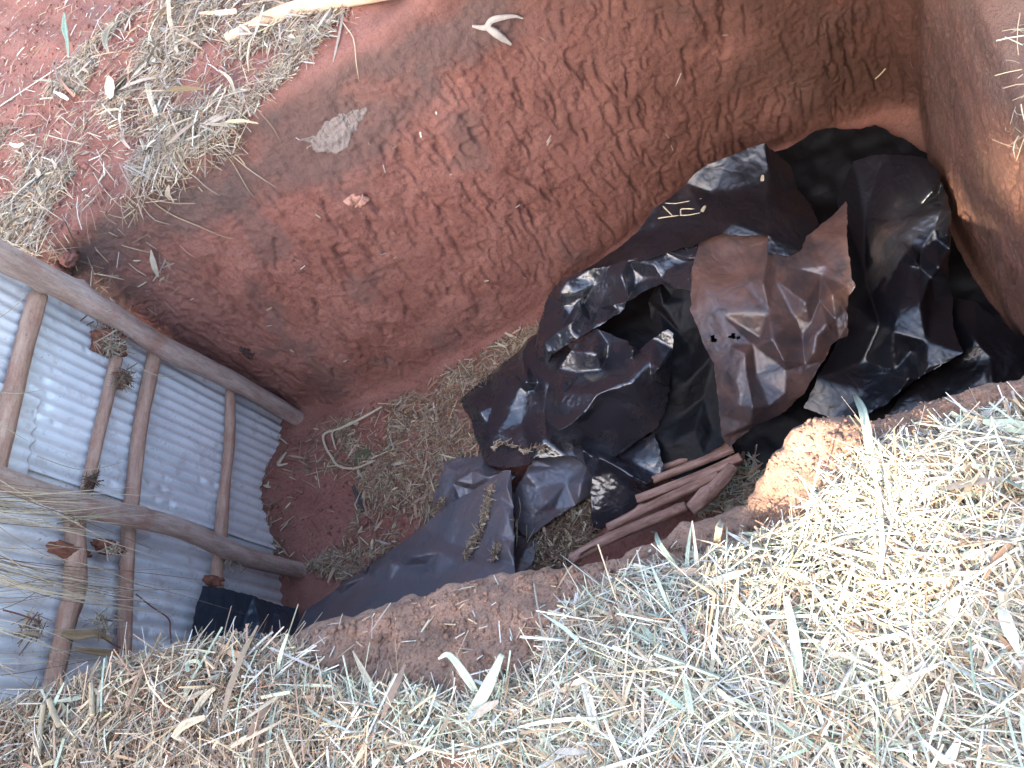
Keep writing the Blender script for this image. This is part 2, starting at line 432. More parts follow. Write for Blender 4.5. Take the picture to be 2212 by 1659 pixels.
soil[..., 1] = np.maximum(soil[..., 1], 0.35 * sstep(11.5, 14, ST_F)[None] * (1 - sstep(19.5, 20.5, ST_F))[None] * np.ones((NR, 1)))

gi = np.arange(NR * N_RING).reshape(NR, N_RING)
def grid_part(name, r0, r1, c0, c1, mat, close=False):
    cols = np.arange(c0, c1 + 1) % N_RING if not close else np.concatenate([np.arange(N_RING), [0]])
    sub = gi[r0:r1 + 1][:, cols]
    q = np.stack([sub[:-1, :-1], sub[1:, :-1], sub[1:, 1:], sub[:-1, 1:]], -1).reshape(-1, 4)
    used, inv = np.unique(q, return_inverse=True)
    V = G2.reshape(-1, 3)[used]; q = inv.reshape(-1, 4)
    a, b, c = V[q[:1, 0]], V[q[:1, 1]], V[q[:1, 3]]
    me = fast_mesh(name, V, q[:, ::-1] if FLIP else q, True, soil.reshape(-1, 3)[used], 'soil')
    return link(name, me, mat)
tmpn = np.cross(G2[41, 600] - G2[40, 600], G2[40, 601] - G2[40, 600])
FLIP = tmpn[2] < 0
col_of = lambda s: int(np.searchsorted(ST_F, s))
cA, cB, cC, cD = 0, col_of(11.6), col_of(20.0), col_of(NST - 5.0)
TERRAIN = []
o = grid_part('ground', 0, N_BANK, 0, 0, SOIL, True); structure(o, 'red earth bank all round the dug pit'); TERRAIN.append(o)
o = grid_part('pit_wall_far', N_BANK, N_BANK + N_WALL, cA, cB, SOIL); structure(o, 'long red pit wall scored by slanting pick strokes'); TERRAIN.append(o)
o = grid_part('pit_wall_end', N_BANK, N_BANK + N_WALL, cB, cC, SOIL); structure(o, 'short brown pit wall with pitted face'); TERRAIN.append(o)
o = grid_part('pit_wall_near', N_BANK, N_BANK + N_WALL, cC, cD, SOIL); structure(o); TERRAIN.append(o)
o = grid_part('pit_wall_behind_fence', N_BANK, N_BANK + N_WALL, cD, N_RING, SOIL); structure(o); TERRAIN.append(o)
o = grid_part('pit_floor', N_BANK + N_WALL, NR - 1, 0, 0, SOIL, True); structure(o, 'red earth floor of the pit'); TERRAIN.append(o)

step = 1
qa = np.stack([gi[:-1, :], gi[1:, :], np.roll(gi, -1, 1)[1:, :], np.roll(gi, -1, 1)[:-1, :]], -1)[24:].reshape(-1, 4)
BV = BVHTree.FromPolygons([tuple(v) for v in G2.reshape(-1, 3).tolist()], qa.tolist())
def ground_at(x, y, top=0.6):
    h = BV.ray_cast(Vector((x, y, top)), Vector((0, 0, -1)))
    return h
def cast(px, py, lift=0.0):
    """point of the dug earth seen at (px, py), lifted off the surface"""
    d = Vector(ray(px, py)).normalized()
    h = BV.ray_cast(Vector((0, 0, CAM_H)), d)
    n = h[1] if h[1].dot(d) < 0 else -h[1]
    return np.array(h[0] + n * lift), np.array(n)

# ------------------------------------------------------------------ poles, rails and logs
def cat_path(P, n):
    P = np.asarray(P, float); m = len(P)
    if m == 2: return P[0] + (P[1] - P[0]) * np.linspace(0, 1, n)[:, None]
    Q = np.vstack([2 * P[0] - P[1], P, 2 * P[-1] - P[-2]])
    d = np.concatenate([[0], np.cumsum(np.linalg.norm(np.diff(P, axis=0), axis=1))]); t = np.linspace(0, d[-1], n)
    k = np.clip(np.searchsorted(d, t, 'right') - 1, 0, m - 2); u = ((t - d[k]) / (d[k + 1] - d[k]))[:, None]
    a, b, c, e = Q[k], Q[k + 1], Q[k + 2], Q[k + 3]
    return 0.5 * (2 * b + (c - a) * u + (2 * a - 5 * b + 4 * c - e) * u ** 2 + (3 * b - a - 3 * c + e) * u ** 3)
def pole_mesh(name, pts, radii, seed=0, rough=0.06, knots=(), sides=20, n=60, cap=0.35, split=None, square=0.0):
    """tapered, crooked round timber; knots: (where 0..1, angle, size)"""
    pts = np.asarray(pts, float)
    ax = pts[-1] - pts[0]; L = np.linalg.norm(ax); ax /= L
    ref = np.array([0, 0, 1.0]) if abs(ax[2]) < 0.9 else np.array([1.0, 0, 0])
    xx = np.cross(ref, ax); xx /= np.linalg.norm(xx); yy = np.cross(ax, xx)
    M = Matrix(((xx[0], yy[0], ax[0], pts[0][0]), (xx[1], yy[1], ax[1], pts[0][1]), (xx[2], yy[2], ax[2], pts[0][2]), (0, 0, 0, 1)))
    loc = np.column_stack([(pts - pts[0]) @ xx, (pts - pts[0]) @ yy, (pts - pts[0]) @ ax])
    path = cat_path(loc, n); tt = np.linspace(0, 1, n)
    rad = np.interp(tt, np.linspace(0, 1, len(radii)), radii)
    th = np.linspace(0, 2 * math.pi, sides, endpoint=False)
    T, A = np.meshgrid(tt, th, indexing='ij')
    unit = np.stack([np.cos(A), np.sin(A), T * L * 6], -1)
    r = rad[:, None] * (1 + rough * 1.6 * fbm(unit * [1.1, 1.1, 0.5] + seed * 7.1, 3) + rough * 0.5 * perlin(unit * [4, 4, 3.0] + seed))
    if square: 
        sq = 1 / np.maximum(np.abs(np.cos(A)), np.abs(np.sin(A))); r = r * (1 - square + square * sq * 0.86)
    for kt, ka, ks in knots:
        dA = np.abs((A - ka + math.pi) % (2 * math.pi) - math.pi)
        r = r + ks * np.exp(-((T - kt) * L / (ks * 1.6)) ** 2 - (dA * rad.mean() / (ks * 1.5)) ** 2)
    if split:
        st0, st1, sa, sd = split
        dA = np.abs((A - sa + math.pi) % (2 * math.pi) - math.pi)
        r = r - sd * np.exp(-(dA / 0.30) ** 2) * sstep(st0, st0 + .03, T) * (1 - sstep(st1 - .05, st1, T))
    tang = np.gradient(path, axis=0); tang /= np.linalg.norm(tang, axis=1)[:, None]
    e1 = np.cross(np.tile([0, 1.0, 0], (n, 1)), tang); e1 /= np.linalg.norm(e1, axis=1)[:, None]; e2 = np.cross(tang, e1)
    V = path[:, None] + r[..., None] * (np.cos(A)[..., None] * e1[:, None] + np.sin(A)[..., None] * e2[:, None])
    # ends: one inset ring, then a centre
    rings = []
    for i, s in ((0, -1), (n - 1, 1)):
        c = V[i].mean(0)
        rings.append((c + (V[i] - c) * 0.86 + tang[i] * s * rad[i] * cap * 0.5, c + tang[i] * s * rad[i] * cap * 0.62))
    allV = np.vstack([V.reshape(-1, 3), rings[0][0], rings[1][0], rings[0][1][None], rings[1][1][None]])
    g = np.arange(n * sides).reshape(n, sides); gr = np.roll(g, -1, 1)
    F = [tuple(x) for x in np.stack([g[:-1], gr[:-1], gr[1:], g[1:]], -1).reshape(-1, 4)]
    a0, a1, c0, c1 = n * sides, n * sides + sides, n * sides + 2 * sides, n * sides + 2 * sides + 1
    for j in range(sides):
        k = (j + 1) % sides
        F += [(g[0, k], g[0, j], a0 + j, a0 + k), (a0 + k, a0 + j, c0), (g[-1, j], g[-1, k], a1 + k, a1 + j), (a1 + j, a1 + k, c1)]
    me = bpy.data.meshes.new(name); me.from_pydata(allV.tolist(), [], [tuple(int(i) for i in f) for f in F])
    me.polygons.foreach_set('use_smooth', np.full(len(me.polygons), True)); me.update()
    return me, M
def pole(name, pts, radii, mat, parent=None, **kw):
    me, M = pole_mesh(name, pts, radii, **kw)
    o = link(name, me, mat)
    if parent:
        o.parent = parent; o.matrix_parent_inverse = Matrix.Identity(4)
        o.matrix_basis = Matrix.Translation(-parent.location) @ M
    else: o.matrix_world = M
    return o
def rpx(w, p): return 0.5 * w * depth_of(p) / FPX

# ------------------------------------------------------------------ iron-sheet fence closing the pit's end
fence = empty('iron_sheet_fence', (POST_B[0], POST_B[1], -1.36))
tag(fence, 'wooden post and rail fence clad in grey corrugated iron sheets closing the pit', 'fence')
def fplane(px, py, off):
    return on_plane(px, py, POST_A + WALL_N * off, WALL_N)
def up(p, z): return np.array([p[0], p[1], z])
pA0 = up(POST_A, -1.40); pB0 = up(POST_B, -1.40)
pole('post', [pA0, up(POST_A + .006, -.9), up(POST_A - .008, -.5), up(POST_A + .004, -.1), up(POST_A - .006, .35), up(POST_A, .95)],
     [.040, .043, .044, .049, .052, .055], W_POST, fence, seed=1, rough=.07, knots=((.56, 2.2, .014), (.62, 5.2, .012), (.36, 3.0, .008)), n=110)
pole('post', [pB0, up(POST_B - .01, -1.0), up(POST_B + .012, -.6), up(POST_B - .004, -.2), up(POST_B + .004, .3), up(POST_B, .92)],
     [.036, .038, .038, .037, .039, .040], W_POST, fence, seed=4, rough=.07, knots=((.42, 1.5, .010),), n=110)
RO = -0.062
def rail(pxs, w, seed, **kw):
    P = [fplane(x, y, RO) for x, y in pxs]
    return pole('rail', P, [rpx(v, p) for v, p in zip(w, P)], W_RAIL, fence, seed=seed, n=80, **kw)
rail([(82, 640), (60, 715), (44, 779), (22, 882), (0, 970), (-14, 1040)], [37, 38, 40, 42, 40, 38], 11, knots=((.60, 1.0, .016), (.15, 3, .012)), rough=.08)
rail([(252, 775), (236, 845), (219, 916), (200, 1000), (186, 1060)], [25, 26, 26, 26, 25], 12, rough=.07, knots=((.45, 1.2, .006),))
rail([(163, 1085), (162, 1150), (164, 1230), (160, 1290), (147, 1331), (133, 1400), (110, 1500), (98, 1560)], [42, 40, 44, 47, 42, 38, 40, 40], 13, rough=.10, knots=((.35, 1.3, .012),))
rail([(334, 762), (331, 783), (304, 916), (284, 1087), (279, 1126), (273, 1263), (268, 1400), (262, 1470)], [30, 31, 32, 32, 30, 30, 30, 30], 14, rough=.06, knots=((.30, 4.5, .008), (.48, 1.0, .006)))
rail([(497, 845), (497, 880), (496, 950), (484, 1060), (480, 1104), (475, 1180), (469, 1240), (472, 1300)], [20, 22, 22, 21, 26, 27, 25, 24], 15, rough=.07, square=.25)

FO = -0.100
def fence_al(px, py):
    p = fplane(px, py, FO); return float((p - POST_B) @ WALL_DIR), float(p[2])
PITCH = 0.050
DENTS = [(.3418 * x, 540 + .3418 * y) for x, y in [(345, 745), (280, 800), (185, 835), (300, 885), (285, 960), (212, 1005), (335, 1075), (700, 1435), (1045, 1445), (1020, 1515), (940, 1490),
         (985, 1585), (1075, 1610), (1262, 1455), (1352, 1495), (930, 1635), (540, 645)]] + [(.3418 * x, 1092 + .3418 * y) for x, y in [(912, 615), (892, 705), (972, 745), (1035, 862), (690, 560)]]
DENTS = [fence_al(*d) for d in DENTS]
def corrugated(al0, al1, z0, z1, off, seed, muddy=0.35, edge=0.012):
    na, nz = int((al1 - al0) / 0.0048), 180
    A, Z = np.meshgrid(np.linspace(al0, al1, na), np.linspace(z0, z1, nz), indexing='ij')
    ph = A / PITCH * 2 * math.pi
    d = 0.0062 * np.sin(ph) + 0.006 * fbm(np.stack([A * 4, Z * 3, 0 * A + seed], -1), 2)
    ed = perlin(np.stack([A * 30, 0 * A, 0 * A + seed], -1)) * edge
    Zs = Z + ed * (1 - sstep(z0, z0 + .1, Z))
    for a, z in DENTS:
        aa = (round(a / PITCH - .25) + .25) * PITCH
        da, dz = A - aa, Z - z
        d -= 0.016 * np.exp(-(da / .011) ** 2) * np.exp(-(dz / .012) ** 2) * np.clip(1.2 - dz / .02, 0.2, 2.0) * 0.8
    P = POST_B * [1, 1, 0] + WALL_DIR * A[..., None] + WALL_N * (off + d)[..., None] + np.stack([0 * A, 0 * A, Zs], -1)
    g = np.arange(na * nz).reshape(na, nz)
    F = np.stack([g[:-1, :-1], g[1:, :-1], g[1:, 1:], g[:-1, 1:]], -1).reshape(-1, 4)
    mud = np.clip(muddy * (1.1 * sstep(-1.05, -1.36, Z) * 0 + sstep(-0.9, -1.35, Z)) + 0.45 * np.clip(-np.sin(ph), 0, 1) , 0, 1)
    me = fast_mesh('corrugated_sheet', (P - np.array(fence.location)).reshape(-1, 3), F, True, np.repeat(mud.reshape(-1, 1), 3, 1))
    o = link('corrugated_sheet', me, IRON, fence)
    m = o.modifiers.new('thick', 'SOLIDIFY'); m.thickness = 0.0012
    return o
aS, _ = fence_al(430, 1135)
corrugated(aS, float((POST_A - POST_B) @ WALL_DIR) + 0.13, -1.45, .86, FO, 3)
corrugated(-1.35, aS + 0.05, -1.43, .88, FO - 0.016, 5, 0.5)
o = corrugated(0.02, aS + .26, -0.07, .90, FO + 0.010, 9, 0.2, 0.02)

# ------------------------------------------------------------------ unseen iron cover added to shade the pit's deep end
cover = empty('unseen_shade_cover', (1.8, 1.7, 0))
tag(cover, 'added unseen cover of corrugated iron sheets on poles, shading the deep end of the pit', 'cover')
EU = np.array([.946, .324, .03]); EV = np.array([-.323, .946, 0.0]); E0 = np.array([1.13, 1.60, .115])     # edge of the cover
def cover_sheet(k, Wd=.66, L=2.35):
    A, B = np.meshgrid(np.linspace(0, Wd, int(Wd / .0095)), np.linspace(-L / 2, L / 2, 24), indexing='ij')
    d = .0085 * np.sin(A / .058 * 2 * math.pi) + .010 * fbm(np.stack([A * 2, B * 2, 0 * A + k], -1), 2) + .004 * k
    P = E0 + EU * (A + k * .60)[..., None] + EV * B[..., None] + np.array([0, 0, 1.0]) * d[..., None] - np.array(cover.location)
    g = np.arange(A.size).reshape(A.shape); F = np.stack([g[:-1, :-1], g[1:, :-1], g[1:, 1:], g[:-1, 1:]], -1).reshape(-1, 4)
    o = link('shade_cover_sheet', fast_mesh('shade_cover_sheet', P.reshape(-1, 3), F, True, np.full((A.size, 3), .8)), IRON, cover)
    m = o.modifiers.new('thick', 'SOLIDIFY'); m.thickness = .0012
for k in range(3): cover_sheet(k)
for k, t in enumerate((.10, .75, 1.45)):
    a = E0 + EU * t - EV * 1.25 - [0, 0, .055]; b = E0 + EU * t + EV * 1.25 - [0, 0, .055]
    pole('shade_cover_pole', [a, (a + b) / 2, b], [.040, .042, .038], W_RAIL, cover, seed=80 + k, n=40)

# ------------------------------------------------------------------ split firewood lying beside the sheet
def K6c(x, y): return (1188 + .2197 * x, 918 + .2197 * y)
def log(pxs, zs, w, seed, label, mat=W_LOG, name='log', **kw):
    P = [at(*K6c(x, y), z) for (x, y), z in zip(pxs, zs)]
    o = pole(name, P, [rpx(v * .2197 * .88, p) for v, p in zip(w, P)], mat, None, seed=seed, cap=.12, **kw)
    tag(o, label, 'log', 'cut logs piled by the plastic'); return o
log([(1090, 425), (1400, 320), (1760, 190)], [-1.33] * 3, [70, 75, 80], 21, 'dark log furthest back, half under the muddy plastic sheet')
log([(1012, 540), (1250, 450), (1500, 355), (1800, 235)], [-1.29] * 4, [92, 92, 95, 95], 22, 'straight reddish round log between the dark log and the squared one', rough=.05)
log([(858, 735), (1200, 610), (1560, 470), (1880, 322)], [-1.28] * 4, [105, 110, 115, 115], 23, 'squared split log with flat sawn faces', rough=.03, square=.9, sides=24)
log([(570, 1010), (900, 845), (1250, 680), (1660, 490)], [-1.24] * 4, [105, 110, 110, 105], 24, 'round log with pale cut ends lying next to the squared one', rough=.05, knots=((.32, .6, .010),))
log([(210, 1320), (470, 1170), (900, 980), (1150, 880), (1340, 800)], [-1.20] * 5, [120, 130, 125, 120, 115], 25, 'long log with a split gash along its side, beside the earth lip', rough=.05, split=(.08, .26, 2.4, .022), knots=((.93, 1.6, .012),))
log([(1380, 830), (1480, 740), (1600, 640), (1740, 480), (1800, 400)], [-1.22] * 5, [165, 180, 170, 160, 120], 26, 'thick knobbly stub of log with cracked bark', rough=.09, knots=((.35, 1.5, .018),))


# ------------------------------------------------------------------ black polythene: each sheet from surveyed fold points
K = {'K1': (972, 486, .24414), 'K2': (918, 810, .24414), 'K3': (1242, 297, .24414), 'K4': (1672, 297, .24414), 'K5': (594, 972, .24414),
     'K6': (1456, 540, .3418), 'K7': (0, 1092, .3418), 'P': (0, 0, 1.0)}
def kp(t):
    """(frame, x, y, height) -> survey x, y, height"""
    a, b, s = K[t[0]]
    return a + s * t[1], b + s * t[2], t[3]
_TR = np.random.default_rng(5)
_TW = [(_TR.normal(size=3), _TR.uniform(0, 10)) for _ in range(18)]
def crumple(P, seed, scale=1.0):
    """straight-creased facets: folded triangle waves, each with its own patchy strength"""
    h = 0
    for k in range(9):
        d, o = _TW[(k + seed * 5) % 18]; d = d / np.linalg.norm(d)
        w = (6.0 + 2.6 * k) * scale
        q = (P @ d) * w + o + 0.35 * perlin(P * 5 * scale + k * 3.3 + seed)
        tri = np.abs((q % 2.0) - 1.0) - 0.5
        m = sstep(-0.15, 0.35, perlin(P * 3.2 * scale + 11.1 * k + seed * 2.7))
        h = h + tri * m * (1.0 / (1 + 0.45 * k))
    return h
def tarp(name, label, outline, inner, mat, seed, amp=0.010, levels=4, smooth=4, holes=(), lift=None, fold=None, cat='plastic sheet', scale=1.0):
    pts = [kp(t) for t in outline + inner]; no = len(outline)
    V2 = [Vector((p[0], p[1])) for p in pts]
    E = [(i, (i + 1) % no) for i in range(no)]
    if fold:
        E += [(a if a >= 0 else no - 1 - a, b if b >= 0 else no - 1 - b) for a, b in fold]
    vo, eo, fo, vorig, _, _ = delaunay_2d_cdt(V2, E, [], 1, 1e-4)
    zs = []
    for i, v in enumerate(vo):
        if vorig[i]: zs.append(pts[vorig[i][0]][2])
        else:
            d = [(v - w).length for w in V2]; j = sorted(range(len(d)), key=lambda q: d[q])[:2]
            zs.append(sum(pts[q][2] / (d[q] + 1) for q in j) / sum(1 / (d[q] + 1) for q in j))
    P3 = []
    for v, z in zip(vo, zs):
        if z == 'w':
            P3.append(cast(v.x, v.y, 0.02)[0])
        elif z == 'f':
            P3.append(fplane(v.x, v.y, -0.03))
        else: P3.append(at(v.x, v.y, z))
    bm = bmesh.new(); bv = [bm.verts.new(p) for p in P3]
    for f in fo:
        try: bm.faces.new([bv[i] for i in f])
        except ValueError: pass
    for _ in range(levels):
        bmesh.ops.triangulate(bm, faces=bm.faces[:])
        bmesh.ops.subdivide_edges(bm, edges=bm.edges[:], cuts=1, use_grid_fill=True)
    bmesh.ops.triangulate(bm, faces=bm.faces[:])
    for _ in range(smooth):
        bmesh.ops.smooth_vert(bm, verts=[v for v in bm.verts if not v.is_boundary], factor=0.5, use_axis_x=True, use_axis_y=True, use_axis_z=True)
    if holes:
        kill = []
        for f in bm.faces:
            c = np.array(f.calc_center_median()) - [0, 0, CAM_H]; q = W2C.T @ c
            x, y = CX + FPX * q[0] / q[2], CY + FPX * q[1] / q[2]
            for hx, hy, rx, ry in holes:
                w = 1 + 0.5 * math.sin(3 * math.atan2(y - hy, x - hx) + hx)
                if ((x - hx) / rx) ** 2 + ((y - hy) / ry) ** 2 < w: kill.append(f); break
        bmesh.ops.delete(bm, geom=kill, context='FACES')
    bm.normal_update()
    co = np.array([v.co[:] for v in bm.verts]); nr = np.array([v.normal[:] for v in bm.verts])
    view = np.array([0, 0, CAM_H]) - co
    if np.mean(np.sum(nr * view, 1)) < 0:
        bmesh.ops.reverse_faces(bm, faces=bm.faces[:]); nr = -nr
    bnd = np.array([v.is_boundary for v in bm.verts])
    d = amp * crumple(co, seed, scale) + amp * 0.22 * crumple(co * 2.3 + 4, seed + 3, scale) + 0.0012 * fbm(co * 60 + seed, 2)
    d = d + 0.5 * amp * fbm(co * 9 + seed, 2)
    co2 = co + nr * d[:, None]
    # a little ragged along the edge
    co2[bnd] += 0.004 * np.stack([fbm(co[bnd] * 35 + seed, 2), fbm(co[bnd] * 35 + 7 + seed, 2), 0.5 * fbm(co[bnd] * 35 + 13, 2)], -1)
    for v, c in zip(bm.verts, co2): v.co = c
    org = co2.mean(0); org[2] = co2[:, 2].min()
    bmesh.ops.translate(bm, verts=bm.verts[:], vec=-Vector(org))
    me = bpy.data.meshes.new(name); bm.to_mesh(me); bm.free()
    me.polygons.foreach_set('use_smooth', np.full(len(me.polygons), True))
    o = link(name, me, mat); o.location = org
    tag(o, label, cat, 'black polythene sheets in the pit')
    return o
def pts(fr, *xyz): return [(fr, *p) for p in xyz]

# 0: under everything, black so the gaps between sheets read as shade
tarp('plastic_sheet', 'flat black sheet painting the shade of the gaps under the other sheets on the pit floor',
     pts('P', (1215, 770, -1.37), (1330, 620, -1.36), (1480, 540, -1.36), (1640, 350, -1.36), (1760, 285, -1.38), (1890, 270, -1.38), (2000, 330, -1.38), (2040, 480, -1.38), (2100, 600, -1.38), (2206, 745, -1.38),
         (2150, 850, -1.38), (1900, 960, -1.38), (1700, 1000, -1.38), (1480, 1040, -1.38), (1330, 1000, -1.38), (1240, 960, -1.38)),
     pts('P', (1500, 800, -1.37), (1800, 700, -1.37), (1700, 560, -1.36), (1950, 800, -1.36)), P_GAP_SHADE, 3, amp=0.022, levels=5)
# 1: upper dull sheet leaning on the far wall
tarp('plastic_sheet', 'dull charcoal plastic sheet leaning against the long red pit wall',
     pts('K3', (1680, 50, -1.02), (1540, 95, -1.03), (1390, 160, -1.04), (1180, 240, -1.05), (1050, 330, -1.06), (990, 410, -1.08), (860, 520, -1.10), (690, 640, -1.10), (560, 840, -1.13), (380, 980, -1.16),
         (180, 1110, -1.18), (20, 1215, -1.20), (300, 1150, -1.14), (620, 1085, -1.10), (1000, 965, -1.05), (1300, 850, -1.02), (1420, 868, -1.01), (1720, 862, -1.0), (1705, 1020, -1.02),
         (1900, 1050, -1.04), (1990, 1000, -1.05), (2160, 770, -1.12), (2080, 600, -1.16), (1950, 440, -1.18), (1900, 250, -1.16), (1770, 120, -1.08)),
     pts('K3', (1500, 480, -1.08), (1230, 500, -1.10), (1720, 300, -1.06), (1000, 860, -1.08), (1400, 760, -1.00), (800, 800, -1.10), (1150, 690, -1.07), (1700, 560, -1.05), (1900, 700, -1.06)),
     P_DARK, 1, amp=0.006, smooth=8)
# 2: left sheet of the heap
tarp('plastic_sheet', 'shiny black plastic sheet whose pointed corner rests on the floor straw',
     pts('K2', (310, 205, -1.375)) + pts('K1', (220, 1430, -1.375), (350, 1320, -1.375), (480, 1220, -1.37), (600, 1130, -1.37), (700, 1000, -1.37), (780, 950, -1.36)) +
     pts('P', (1215, 690, -1.30), (1290, 760, -1.28), (1300, 900, -1.28), (1270, 985, -1.27)) +
     pts('K2', (1255, 712, -1.24), (1090, 725, -1.235), (960, 738, -1.23), (910, 795, -1.22), (700, 820, -1.22), (530, 795, -1.24), (490, 660, -1.31), (440, 520, -1.33), (410, 400, -1.34), (340, 300, -1.36)),
     pts('K1', (640, 1128, -1.30), (420, 1310, -1.30), (200, 1500, -1.31)) + pts('K2', (620, 250, -1.30), (480, 330, -1.27), (850, 90, -1.25), (892, 58, -1.20), (905, 150, -1.27), (960, 135, -1.28), (1075, 60, -1.22), (1000, 60, -1.25),
         (860, 420, -1.29), (660, 480, -1.26), (545, 430, -1.29), (580, 590, -1.27), (780, 640, -1.25), (900, 680, -1.26), (1050, 560, -1.20), (1050, 330, -1.25), (760, 300, -1.27)),
     P_BLACK, 2, amp=0.004, smooth=12)
# 3: crumpled bluish scrap
tarp('plastic_sheet', 'small tightly crumpled plastic end beside the floor straw',
     pts('K2', (190, 768, -1.33), (330, 735, -1.34), (500, 700, -1.34), (560, 800, -1.31), (720, 850, -1.28), (800, 900, -1.28), (640, 1080, -1.31), (380, 1180, -1.34), (180, 1290, -1.36), (0, 1310, -1.375), (50, 1160, -1.365),
         (90, 1010, -1.35), (130, 985, -1.33), (108, 930, -1.34), (150, 880, -1.33)),
     pts('K2', (270, 850, -1.29), (200, 820, -1.31), (420, 850, -1.27), (250, 960, -1.30), (290, 940, -1.26), (300, 1080, -1.31), (240, 1080, -1.27), (190, 1070, -1.32), (120, 1080, -1.33), (420, 970, -1.28), (460, 1020, -1.31), (360, 1000, -1.31), (560, 900, -1.25), (180, 930, -1.32)),
     P_SHEEN_DUST, 4, amp=0.012, scale=1.5)
# 4: facetted middle flap
tarp('plastic_sheet', 'facetted plastic flap with a torn lower point above dark wet straw',
     pts('K2', (958, 745, -1.27), (920, 810, -1.27), (890, 875, -1.27), (840, 950, -1.28), (790, 1025, -1.30), (795, 1180, -1.30), (800, 1330, -1.31), (850, 1400, -1.32), (920, 1445, -1.33), (1060, 1335, -1.32), (1215, 1222, -1.31), (1330, 1150, -1.32),
         (1470, 1062, -1.33), (1490, 900, -1.32), (1440, 780, -1.31), (1300, 700, -1.32), (1100, 700, -1.31)),
     pts('K2', (905, 880, -1.24), (1000, 1000, -1.27), (1080, 1130, -1.25), (1150, 1180, -1.29), (900, 1150, -1.27), (1250, 950, -1.31), (1380, 960, -1.27), (1360, 1080, -1.28), (1390, 1110, -1.30), (960, 1240, -1.28), (1150, 820, -1.30)),
     P_SHEEN_DUST, 5, amp=0.004, smooth=6)
tarp('plastic_sheet', 'narrow brown-stained strip of plastic beside a straight fold',
     pts('K2', (780, 1300, -1.345), (860, 1390, -1.345), (930, 1440, -1.345), (1005, 1385, -1.345), (985, 1500, -1.34), (960, 1659, -1.33), (950, 1800, -1.30), (790, 1800, -1.29), (785, 1500, -1.33)),
     pts('K2', (880, 1550, -1.325)), P_BROWN, 6, amp=0.004, levels=4)
# 5: long flat dusty sheet with painted sheen under the near bank
tarp('plastic_sheet', 'long flat dusty plastic sheet, sky sheen in its colour, sloping up from the floor to the near bank',
     pts('K5', (255, 1415, -1.36), (390, 1330, -1.36), (520, 1240, -1.36), (610, 1165, -1.36), (730, 1080, -1.36), (850, 1000, -1.36), (1050, 875, -1.35), (1300, 680, -1.33), (1430, 580, -1.32), (1560, 470, -1.30), (1730, 370, -1.27), (1900, 265, -1.24), (2000, 195, -1.215),
         (2045, 172, -1.205), (2085, 185, -1.205), (2100, 320, -1.20), (2110, 500, -1.20), (2116, 800, -1.19), (2120, 1020, -1.17), (2125, 1350, -1.10)) +
     pts('P', (1010, 1330, -1.08), (900, 1370, -1.08), (790, 1400, -1.10), (700, 1430, -1.14), (640, 1440, -1.20), (625, 1380, -1.30)),
     pts('K5', (2050, 330, -1.175), (2060, 600, -1.175), (2070, 900, -1.16), (1990, 420, -1.20), (1700, 620, -1.25), (1600, 560, -1.27), (1450, 900, -1.22), (1230, 940, -1.22), (1130, 1030, -1.28), (1350, 1010, -1.25), (1420, 1120, -1.20), (1500, 780, -1.27), (1900, 800, -1.21), (1990, 750, -1.19),
         (1760, 900, -1.23), (1650, 1000, -1.20), (1020, 1000, -1.27), (800, 1060, -1.29), (820, 1110, -1.32), (620, 1190, -1.30), (600, 1280, -1.33), (1000, 1200, -1.26), (430, 1380, -1.31)),
     P_SHEEN_DUST, 7, amp=0.0045, smooth=8)
# 6: rolled upper fold of the heap
tarp('plastic_sheet', 'big rolled fold of black plastic curling down to a drooping lip beside the red wall',
     pts('K1', (1000, 472, -1.18), (1100, 430, -1.16), (1230, 398, -1.14), (1400, 365, -1.13), (1580, 310, -1.12)) + pts('P', (1430, 540, -1.10), (1500, 520, -1.08), (1530, 560, -1.06), (1530, 640, -1.10)) +
     pts('K1', (2120, 585, -1.10), (1990, 560, -1.10), (1870, 522, -1.09), (1700, 600, -1.10), (1560, 680, -1.11), (1545, 735, -1.13), (1500, 778, -1.14), (1380, 850, -1.16), (1250, 930, -1.17), (1140, 1000, -1.18), (1030, 1062, -1.20), (940, 1120, -1.22), (890, 1150, -1.25), (860, 1230, -1.28),
         (822, 1272, -1.30), (785, 1210, -1.29), (755, 1085, -1.28), (770, 960, -1.27), (800, 850, -1.26), (835, 720, -1.25), (870, 622, -1.23), (930, 540, -1.20)),
     pts('K1', (1030, 495, -1.13), (1110, 600, -1.16), (1150, 660, -1.20), (1180, 692, -1.24), (1210, 750, -1.23), (1300, 738, -1.21), (1120, 470, -1.15), (1290, 510, -1.18), (1520, 440, -1.10), (1440, 570, -1.17), (1420, 705, -1.13), (1560, 560, -1.12),
         (1640, 545, -1.19), (1620, 395, -1.16), (1780, 470, -1.17), (1800, 350, -1.10), (2100, 300, -1.07), (1900, 400, -1.12), (2080, 320, -1.12), (1870, 470, -1.13), (1060, 870, -1.14), (1160, 790, -1.16), (1180, 870, -1.19), (960, 930, -1.17), (830, 1030, -1.21), (1250, 840, -1.21), (1420, 760, -1.18),
         (1060, 800, -1.22), (960, 610, -1.15), (1000, 720, -1.20), (1080, 960, -1.165), (1280, 860, -1.165), (850, 1120, -1.22)),
     P_BLACK, 8, amp=0.003, smooth=14)
